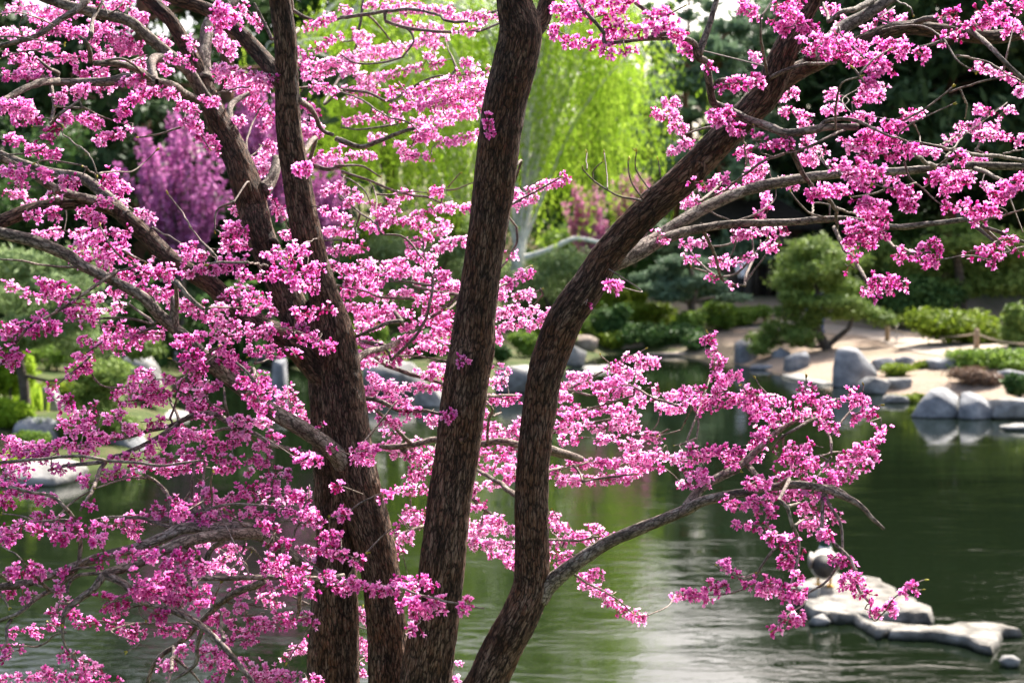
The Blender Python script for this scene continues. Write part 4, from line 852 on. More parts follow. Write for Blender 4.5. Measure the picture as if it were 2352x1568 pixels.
# ------------------------------------------------------------------ the flowering redbud in front
# stems and limbs: photo pixels x, y, width, and metres along the lens axis
STEMS = {
 'stem_left': ('stem', '845,2560,150,3.05 815,2100,125,3.05 778,1750,112,3.05 760,1568,106,3.05 765,1440,104,3.04 769,1330,98,3.03 779,1230,92,3.01 793,1130,88,3.0 800,1050,70,2.99'),
 'stem_fork': ('stem', '905,2560,170,3.0 915,2100,135,3.0 905,1750,108,2.98 893,1568,92,2.98 888,1450,88,2.98 876,1330,88,2.98 858,1240,92,2.98 832,1150,100,2.98 808,1060,104,2.98 793,960,104,2.98 783,870,92,2.98 772,770,82,2.97 752,700,70,2.97 728,623,64,2.96 702,527,68,2.95 680,403,64,2.94 664,300,58,2.92 659,200,53,2.9 656,100,50,2.88 643,0,48,2.86 632,-120,44,2.84'),
 'stem_second': ('stem', '792,960,80,3.0 757,880,92,3.0 722,810,84,3.02 690,755,76,3.03 672,710,70,3.04 645,650,66,3.05 612,575,62,3.07 592,525,64,3.08 582,480,66,3.1 570,437,66,3.1 550,376,58,3.12 524,319,55,3.14 497,269,52,3.16 480,228,44,3.18 457,168,36,3.2 430,111,32,3.22 393,50,31,3.24 339,-5,30,3.26 290,-60,28,3.28'),
 'stem_middle': ('stem', '930,2560,160,2.95 945,2100,140,2.93 960,1750,126,2.9 977,1568,116,2.88 995,1445,110,2.86 1010,1344,104,2.85 1021,1243,101,2.84 1032,1142,99,2.84 1049,1045,100,2.84 1059,959,99,2.83 1073,858,99,2.82 1086,791,100,2.82 1091,724,90,2.81 1106,623,85,2.8 1121,522,88,2.79 1133,437,93,2.78 1145,336,94,2.76 1161,235,96,2.75 1184,140,99,2.74 1196,70,98,2.73 1180,0,80,2.72 1165,-120,72,2.7'),
 'stem_curved': ('stem', '955,2560,150,2.95 985,2150,120,2.93 1040,1780,100,2.9 1090,1620,96,2.89 1117,1568,94,2.88 1152,1490,90,2.87 1195,1411,85,2.86 1219,1344,80,2.86 1223,1243,77,2.85 1221,1142,76,2.84 1227,1041,74,2.83 1241,925,75,2.83 1252,858,77,2.82 1274,791,80,2.82 1303,724,78,2.81 1351,656,76,2.8 1392,589,70,2.8 1450,522,67,2.79 1505,468,67,2.78 1565,415,66,2.77 1635,343,64,2.76 1700,278,62,2.75 1762,212,62,2.74 1797,130,56,2.73 1838,45,48,2.72 1868,-10,45,2.71 1900,-80,40,2.7'),
 'fork_top': ('branch', '1215,75,44,2.74 1244,45,38,2.75 1256,5,36,2.76 1275,-80,32,2.77'),
 'limb_E': ('limb', '770,890,60,2.99 722,841,56,2.98 672,791,54,2.97 605,750,48,2.98 538,708,44,3.0 487,656,42,3.02 403,603,40,3.06 340,545,40,3.09 302,512,38,3.1 262,480,34,3.1 215,470,31,3.08 151,467,30,3.05 67,484,30,3.0 0,510,30,2.96 -90,540,28,2.92'),
 'limb_E3': ('limb', '290,500,26,3.1 262,468,25,3.12 235,443,24,3.14 188,410,24,3.17 111,396,22,3.2 50,374,18,3.22 0,352,14,3.24'),
 'limb_E1': ('limb', '262,480,22,3.1 240,468,20,3.08 192,454,20,3.05 134,437,19,3.0 67,396,16,2.96 0,363,14,2.92'),
 'limb_D': ('limb', '800,1085,44,2.97 770,1040,40,2.93 706,992,38,2.88 638,952,36,2.85 588,918,34,2.82 538,878,32,2.8 487,838,32,2.77 430,781,30,2.74 396,750,29,2.72 363,720,27,2.7 329,683,24,2.68 280,655,22,2.67 188,609,24,2.65 161,589,26,2.65 84,556,27,2.63 0,535,27,2.62 -60,520,26,2.6'),
 'stub_D': ('branch', '398,748,20,2.72 400,715,17,2.71 400,683,15,2.7'),
 'limb_G3': ('limb', '492,262,34,3.16 480,240,28,3.16 460,208,26,3.13 430,161,24,3.1 386,124,24,3.08 336,81,24,3.06 292,47,24,3.04 208,27,22,3.02 134,7,20,3.0 60,-20,18,2.98'),
 'limb_G2': ('limb', '468,190,34,3.19 467,141,32,3.24 472,94,30,3.28 484,47,26,3.32 531,10,16,3.36 560,-20,14,3.4'),
 'stub_G': ('branch', '598,440,34,3.1 614,427,28,3.13 630,398,24,3.16 636,363,18,3.2'),
 'fork_G': ('branch', '540,320,16,3.16 534,290,16,3.2 527,255,15,3.24 537,235,13,3.28 571,215,10,3.32'),
 'limb_F1': ('limb', '661,205,38,2.9 640,178,36,2.92 605,135,36,2.95 560,85,34,2.98 520,48,33,3.0 470,20,31,3.02 400,-5,30,3.04 330,-40,28,3.06'),
 'limb_H1': ('limb', '1752,222,52,2.74 1790,190,48,2.75 1840,160,42,2.77 1885,140,38,2.78 1960,105,34,2.8 2060,66,32,2.82 2170,72,31,2.84 2270,86,30,2.86 2352,76,28,2.88 2420,70,26,2.9'),
 'limb_H2': ('limb', '1862,148,34,2.77 1900,100,31,2.8 1936,64,30,2.83 1986,36,28,2.85 2046,-4,26,2.87 2090,-40,24,2.9'),
 'limb_I1': ('limb', '1392,604,30,2.80 1430,596,32,2.83 1465,572,30,2.86 1500,552,29,2.9 1566,508,28,2.95 1634,470,27,3.0 1718,436,25,3.05 1802,417,24,3.08 1919,400,20,3.1 2070,393,18,3.1 2154,386,18,3.1 2238,380,17,3.1 2360,384,15,3.1'),
 'limb_I2': ('limb', '1388,612,28,2.80 1425,602,29,2.83 1470,582,27,2.85 1520,552,25,2.88 1566,535,22,2.9 1600,527,20,2.92 1684,514,18,2.94 1802,511,16,2.96 1936,503,14,2.98 2053,521,13,3.0 2138,514,12,3.0 2222,504,10,3.0'),
 'limb_J': ('limb', '1972,292,10,2.6 1902,292,13,2.6 1869,298,16,2.6 1808,306,17,2.6 1768,292,18,2.61 1718,275,18,2.64 1690,262,18,2.66 1677,255,18,2.66 1650,243,17,2.65 1637,232,17,2.64 1628,185,17,2.62 1622,145,17,2.6 1602,130,16,2.58 1594,101,14,2.57 1566,87,12,2.55 1520,88,10,2.54 1440,92,9,2.52'),
 'limb_J2': ('branch', '1604,125,16,2.58 1630,57,13,2.6 1640,20,12,2.6 1652,-20,11,2.6'),
 'limb_J3': ('branch', '1806,305,14,2.6 1825,356,12,2.62 1842,396,11,2.64 1862,424,9,2.66'),
 'limb_K': ('limb', '1236,1368,44,2.86 1262,1340,36,2.85 1321,1294,31,2.82 1388,1250,28,2.8 1456,1219,27,2.77 1569,1173,25,2.74 1617,1149,23,2.72 1701,1132,21,2.7 1768,1119,19,2.69 1835,1113,18,2.68 1902,1125,16,2.68 1970,1156,12,2.68 2003,1189,8,2.68 2030,1214,5,2.68'),
 'limb_K2': ('branch', '1574,1170,20,2.74 1607,1125,19,2.77 1650,1095,18,2.8 1701,1068,16,2.83 1754,1019,14,2.86 1788,989,12,2.88 1835,962,10,2.9 1878,952,7,2.92'),
 'limb_K3': ('branch', '1880,1118,12,2.68 1920,1122,10,2.7 1955,1142,5,2.71'),
 'limb_L': ('limb', '765,1345,42,3.03 720,1318,36,2.95 670,1280,32,2.88 625,1243,30,2.82 571,1213,28,2.78 487,1213,26,2.74 420,1213,25,2.7 370,1236,24,2.68 302,1260,22,2.66 218,1283,20,2.65 134,1314,18,2.64 67,1337,17,2.62 0,1347,16,2.6 -60,1350,15,2.58'),
 'limb_L2': ('limb', '640,1262,26,2.84 600,1230,25,2.8 560,1225,25,2.75 470,1233,24,2.68 403,1252,23,2.63 336,1284,22,2.6 286,1304,21,2.58 242,1318,19,2.56 215,1351,16,2.55 175,1381,14,2.54 148,1408,10,2.53 144,1445,6,2.53 148,1478,5,2.53 175,1519,4,2.53'),
 'limb_L3': ('branch', '240,1318,17,2.56 286,1341,16,2.55 329,1381,15,2.54 403,1404,14,2.53 464,1438,14,2.52 511,1482,13,2.5 544,1519,12,2.49 581,1568,11,2.48 610,1620,10,2.47'),
 'limb_M': ('branch', '790,1322,9,2.75 739,1328,10,2.72 638,1324,11,2.66 538,1327,11,2.62 437,1329,9,2.6'),
}
# thinner branches: class width points, in crops of the photo (F near, M level with the stems, B behind, D far side)
BR = {1: 'M20 640,425 800,430 950,480 1050,540 1150,570 1240,630 1400,700;M24 0,530 200,530 400,560 600,560 760,550 900,530 1060,560;M18 0,700 150,620 280,570 400,555;M15 0,310 100,290 280,230 400,140 500,80 600,0;M11 620,420 600,300 540,250;M9 350,590 365,750 350,850 420,780 540,690;M9 400,500 330,460 260,400;M10 620,240 640,120 700,0;F4 660,1190 620,1080 540,1000 430,920;F4 670,1190 760,1170 900,1170 1000,1110 1060,1040;M5 950,940 1100,910 1240,870;M4 1310,1560 1230,1430 1150,1330;M5 1470,1568 1480,1440 1600,1380;B5 1690,1070 1690,960 1740,800 1810,700;B4 1700,1080 1790,1000;M5 1480,640 1600,610 1700,590;B9 2000,70 2100,130 2200,160 2338,120;B6 2050,600 2200,590 2338,620;B13 2040,680 2120,740 2200,880 2280,930;B11 2110,1120 2250,1160 2338,1140;B9 1740,30 1800,150 1860,270;M4 0,250 150,260 300,290 440,300;M4 0,100 120,90 260,120 380,180;M5 230,860 350,870 430,860;M5 560,730 700,790 850,850;M5 380,730 560,740;F6 560,1130 640,1190 660,1210;M4 0,400 120,360 280,340;M4 740,100 800,60 860,0;M6 1230,650 1160,640 1050,560 860,410 700,420;M4 1430,1010 1340,870;M4 0,1060 150,1050 300,1000 430,880;M4 240,1110 330,1090 560,1130',
 2: 'B9 0,120 150,100 350,70 500,65 650,100 720,145 880,150 1070,70;B8 300,145 450,195 650,220 820,220 960,210 1085,160;D5 0,290 80,280 160,230;D5 0,380 100,435 280,430 420,390;B7 0,610 180,640 330,690 480,600 650,520 750,520;D5 30,520 130,450;B5 0,630 150,690 300,790 450,830 520,890;B12 -30,950 30,970 150,1000 280,960 400,910 500,880;D5 0,870 150,880 380,850;B6 -40,1140 0,1130 150,1140 260,1210;B6 0,1170 200,1240 450,1330 600,1350 750,1405 890,1420;B5 190,1240 240,1330 240,1500 260,1568;B4 720,1300 800,1290 910,1245;B4 240,1330 350,1330 480,1310 590,1320;B3 730,1280 810,1180;B4 0,1200 150,1290 200,1380;B5 0,1340 100,1430 250,1540;B6 1120,1420 1160,1400 1300,1330 1500,1220;M5 2080,1390 2050,1375 1920,1350 1820,1300 1720,1230 1650,1155;M3 1680,1160 1680,1050;M3 1720,1220 1730,1170 1790,1110;M3 1820,1290 1815,1180 1800,1050;M4 2060,1360 1980,1240 1960,1100;M4 2110,1300 2060,1230 2015,1140 2020,1030;M3 2185,1220 2170,1100;F11 2338,270 2250,230 2100,260 1960,280 1800,290;F11 2010,20 2120,100;F4 2200,120 2338,50;B5 2300,860 2338,920;F3 1390,190 1450,205 1520,230;D8 150,-10 130,150 100,330 60,420;D6 730,330 790,470;D6 180,100 260,180 380,330;F9 1600,-20 1650,60 1740,160 1800,230',
 3: 'F8 590,520 580,490 550,300 540,120;F6 540,120 620,0;F11 220,600 260,560 420,540 560,550;F10 560,550 700,490 850,440 1000,440 1060,430;M15 1010,150 1100,80 1200,60 1300,0;M8 1000,150 970,30;F5 1350,210 1500,180 1640,180 1780,270 1900,420 2010,490;F15 1570,160 1700,130 1800,140 1950,190 2050,270 2160,380 2338,540;F10 1630,330 1800,280 1900,210 2000,170;M4 1460,0 1560,60 1580,110;F6 1210,520 1100,570 1060,680 1050,800 1050,890;F5 1210,510 1290,430 1410,350;F10 930,880 980,830 1100,810 1200,830 1330,890;F7 1110,890 1000,940 880,1000 700,1050;F7 700,1050 560,1110 440,1190 300,1290 120,1380;F3 490,860 500,960 540,1040 620,1070;F4 1490,910 1560,850 1700,780 1850,710;F5 1500,830 1650,750 1750,680 1850,590;F5 1830,630 1950,590 2100,540 2200,520;F10 1550,970 1700,990 1850,1020 2000,1050 2200,1070 2338,1100;F6 1330,890 1420,930 1550,970;F11 1550,1030 1650,1100 1740,1140;M5 1780,990 1870,930;B4 1940,810 1950,740 1920,655;M6 1740,1140 1830,1080 1960,1050;M5 2200,1050 2338,1020;M4 1630,980 1620,920 1580,840;F5 1520,1110 1560,1220 1650,1290 1750,1380 1840,1430;F5 1300,1260 1450,1290 1600,1250;B5 740,1310 800,1390 880,1450 1000,1490;F11 880,1320 970,1340 1050,1420 1060,1568;F8 1050,1420 1190,1470;B5 420,900 440,1140;B5 100,1300 200,1440 330,1510;B4 640,1300 620,1380 500,1460 370,1510;B5 1040,1190 960,1080 930,1000;B6 1020,1170 880,1010;M12 2000,1150 2200,1240;F6 2338,1430 2200,1470 2100,1490;M8 1340,130 1480,170 1600,160;B4 900,1370 890,1480;B4 1010,1400 1010,1490;B5 1380,1300 1300,1330 1150,1350;M5 2338,560 2250,520 2100,430 1990,400 1880,380;F6 1180,470 1240,560;B5 2060,830 2040,960 2000,1050;B5 1920,930 1800,1080;B5 2080,1170 2120,1080',
 4: 'F6 -20,220 0,220 150,225 300,255 540,275;F9 800,300 700,370 540,480 400,570 200,680 80,830 0,940;F5 850,230 740,110 680,0;M5 1000,240 840,160;M5 1460,180 1380,90 1310,0;M5 1250,120 1150,60 1040,0;F12 1200,370 1300,480 1390,560;M8 880,520 960,580 1050,660;M6 430,660 650,630 850,620 1050,665;M6 1060,680 900,740 750,770 600,860;M5 620,880 520,970 380,1080;M5 640,1030 720,1090 900,1090;M8 670,1260 780,1300 860,1370 900,1400;M5 790,1300 840,1220 900,1130;M14 1620,1370 1600,1360 1480,1280 1400,1270 1300,1290 1180,1350 1000,1390 850,1430 680,1450;M13 1220,1340 1200,1360 1100,1420 950,1500 810,1560;M8 1290,1385 1450,1390 1560,1380 1650,1390;M8 1530,1100 1540,1200 1560,1300;M15 2200,1560 2110,1540 2000,1520 1850,1470 1740,1410 1640,1370;M6 1160,1310 1200,1200 1230,1060 1280,1000;M7 1050,1090 1140,1120 1170,1200;F9 1620,920 1700,1000 1750,1070;F7 1700,240 1830,265;F6 1420,260 1500,240 1700,240;B6 2200,290 2338,300;B5 2170,395 2338,400;B5 2210,95 2338,85;F3 1980,190 2100,100 2180,75;M5 1420,550 1600,550 1750,520;F5 1850,680 2000,700 2150,760 2300,820;M5 1600,640 1850,680;M5 1700,880 1900,820;M5 1740,930 1900,890;M4 560,1280 560,1400 540,1560;M7 1390,1400 1390,1470 1350,1520;M6 1300,1020 1400,900 1500,800;M5 1180,900 1250,940 1300,960;M5 1400,1140 1450,1200 1550,1250',
 5: 'B7 250,0 280,40 430,70 540,200 600,290 630,380 600,540 550,680 450,800 340,910;B6 160,360 450,370 620,400;B6 0,405 180,440 280,475 500,490;B8 490,400 640,440 800,460;B10 80,760 200,700 330,650 420,640;B15 60,950 110,910 180,850 300,820 420,760 540,650 620,610;B10 300,940 450,990 600,1040 710,1080;B5 380,880 550,880 720,910;B6 720,560 790,510;B12 110,1170 250,1180 400,1250 560,1250 680,1280;B10 240,1250 330,1330 430,1430 480,1480;B16 150,1500 200,1490 300,1500 450,1490 640,1450 800,1470 950,1480 1100,1470 1240,1490;B8 1000,1470 1010,1330 1030,1240 990,1180;B4 1040,1290 1100,1260;B8 950,1160 1050,1150 1200,1150;B6 1050,330 1090,280 1150,200 1200,100 1200,0;B4 1000,620 1090,570 1250,480 1360,420;B4 1000,460 1100,400 1300,260;B4 1050,700 1280,560 1380,460;B4 1770,870 1850,940 1880,980;B5 1550,1110 1780,990 1900,920 2080,830;B6 1400,1410 1460,1400 1550,1350 1800,1320 2000,1290;B6 1700,1150 1960,1080 2100,1150 2300,1220;B4 1820,1400 1950,1490 2040,1530;B4 2180,1420 2320,1385;B4 1990,1420 2150,1410 2240,1380;B5 1450,1250 1600,1260 1800,1210 2000,1150;B5 560,60 570,180 590,280;B5 100,0 90,120 60,200',
 6: 'F10 1040,0 1090,120 1180,230 1250,340 1275,395 1330,400 1480,385;F8 1360,50 1440,120 1580,170 1700,170;F5 1760,225 1950,200 2100,210 2280,150 2340,130;F10 2050,-10 2180,40 2338,100;F4 2110,140 2140,100 2200,80;B9 130,-20 160,50 200,140 240,240 260,340 350,390 430,400;B7 430,400 440,330 490,180 480,60;B6 270,340 380,310 480,200 580,80;B5 430,380 500,280 590,160;B6 30,130 130,250 240,340;B5 60,270 180,310 250,340;B6 200,140 320,120 400,60 480,20;B4 270,230 340,180 370,90;M3 180,720 240,880 250,1040 260,1150;M10 680,1390 660,1340 620,1240 560,1165 430,1160 340,1150 200,1180 0,1220;M4 400,1070 450,1140 480,1190;M4 580,1140 540,1090 510,1040;M3 850,1130 850,1030;M4 760,1250 900,1210 1000,1180 1200,1150;M5 1020,1420 1100,1320 1210,1180 1240,1080;M8 930,1290 980,1380 1010,1440 1020,1550;M4 1160,1290 1270,1240 1360,1210;M7 690,1420 690,1480 710,1520;M5 -40,1490 0,1480 100,1440;M3 1350,1420 1360,1370 1360,1300;M4 940,1560 1100,1530 1300,1530;F9 620,1520 680,1440 800,1360 930,1290',
 7: 'F8 0,60 300,40 500,20 700,40 740,50 900,60 1100,85 1280,60 1390,50;M10 330,110 450,85 600,70 720,50;F10 720,60 680,120 640,230 590,310 540,390;F10 60,220 200,260 360,300 450,380 510,450 540,540 550,640 530,770 470,820;F7 0,520 250,470 420,450 500,460;M5 20,410 180,440 300,520;M10 610,470 750,440 950,440 1060,470 1160,500 1250,520;M10 1180,520 1160,350 1130,260 1060,190 990,150;M8 1060,470 1250,440 1450,370 1600,345 1900,360 2060,360;M8 1310,330 1310,200 1330,100 1340,0;M5 1240,340 1310,250;M6 1450,330 1440,220 1450,120;M8 1380,350 1390,200 1400,40;M8 1280,400 1400,440 1520,480;M5 1540,390 1650,480 1700,520;M5 650,240 500,330 370,460;M6 650,250 850,170 1000,165;F6 620,580 690,620 720,690;F8 540,760 620,710 720,690 880,745;F9 400,890 520,790 700,780;F6 230,890 330,920 400,970;F9 160,740 250,830 340,940;F12 0,1140 120,1090 250,980 350,930 440,870 520,790;F9 0,1340 40,1290 50,1180 80,1130;F9 460,960 480,880 560,830 700,815;F8 400,1020 480,1020;M5 450,1220 380,1230 260,1310 60,1310;M4 320,1150 440,1220;M16 1280,620 1350,710 1390,750 1450,640 1530,590;M6 1680,590 1650,680 1570,790;M6 1740,660 1820,770;M5 1720,680 1650,780 1620,840;M6 2200,500 2110,470 2050,480 2010,560 2000,720;M5 1830,480 2000,460 2200,520;F4 2230,780 2260,620 2250,440;M7 530,1130 700,1150 1000,1160 1300,1160;F10 1390,1180 1350,1300 1340,1420 1280,1480 1180,1540;M10 1190,1320 1180,1450 1140,1580;M7 1200,1400 1300,1490 1370,1568;F6 1500,890 1470,980 1460,1040;F9 1290,850 1280,980 1210,1070;F8 840,1070 930,1040 1100,1000;F4 950,1050 960,1100 1000,1130;M9 1510,1080 1510,1180 1530,1270;M6 1560,1020 1700,1030 1850,1060;M6 1580,1120 1800,1090;F6 1290,880 1100,890 900,940 720,1040;M5 1900,930 2000,980 2110,1030;M11 2060,920 2050,950 2040,1080 2020,1140;M4 2130,1160 2060,1270 1960,1430;F8 -20,800 0,820 60,870;M5 0,950 60,1050;M15 1800,870 1700,920 1560,980 1460,1070 1350,1180 1200,1310 1100,1380 1040,1480 1010,1580;F5 0,630 100,680 160,740;F5 870,1350 960,1300;F4 430,1190 440,1300 520,1420',
 8: 'B14 420,-30 520,0 620,70 700,120;B12 780,40 920,110 1050,180 1190,280 1300,350;B10 820,230 880,290 960,360 1100,480;B6 980,400 950,520;B6 470,300 480,450 470,540;B3 410,590 430,720 460,830;B6 1340,120 1430,110 1550,90 1720,40;B6 1650,190 1740,170 1900,150 2000,140;B6 1350,590 1430,580 1600,590 1760,570;B4 1430,500 1510,640;B4 1450,390 1500,480 1540,590;B4 1450,740 1600,690 1750,630 1940,515;B5 1600,830 1700,890 1850,970 1990,1080;F7 -60,890 0,880 150,890 350,910 550,960 700,1000 980,1060;F5 50,840 100,750 170,680;B5 150,1050 110,1200 150,1300 200,1290;B5 60,1150 200,1210;B6 100,1380 150,1390',
 9: 'M14 420,50 450,80 520,150 590,210;F10 660,320 720,370 760,500 800,600 790,740 750,880;F8 720,360 800,340;F6 770,490 830,450 900,430;F9 960,300 960,450 960,520 1040,620 1130,710 1180,800 1210,920 1290,1030;F8 980,260 1000,330 1070,450 1100,590 1090,720 1000,870 850,960;F7 720,600 700,610 620,660 540,780 450,900 320,950 180,960;F4 430,310 530,340;F4 1290,1100 1330,1140 1430,1020 1530,930 1660,860;M6 930,170 990,70 1020,20;F4 850,960 830,1030 720,1100 620,1200;M4 660,230 690,160 770,100;F5 600,270 600,360 570,440 590,500 650,550 720,580;F6 230,200 400,120;F5 240,760 330,810 420,850 470,840;F5 500,810 400,850;F4 1640,930 1540,940'}
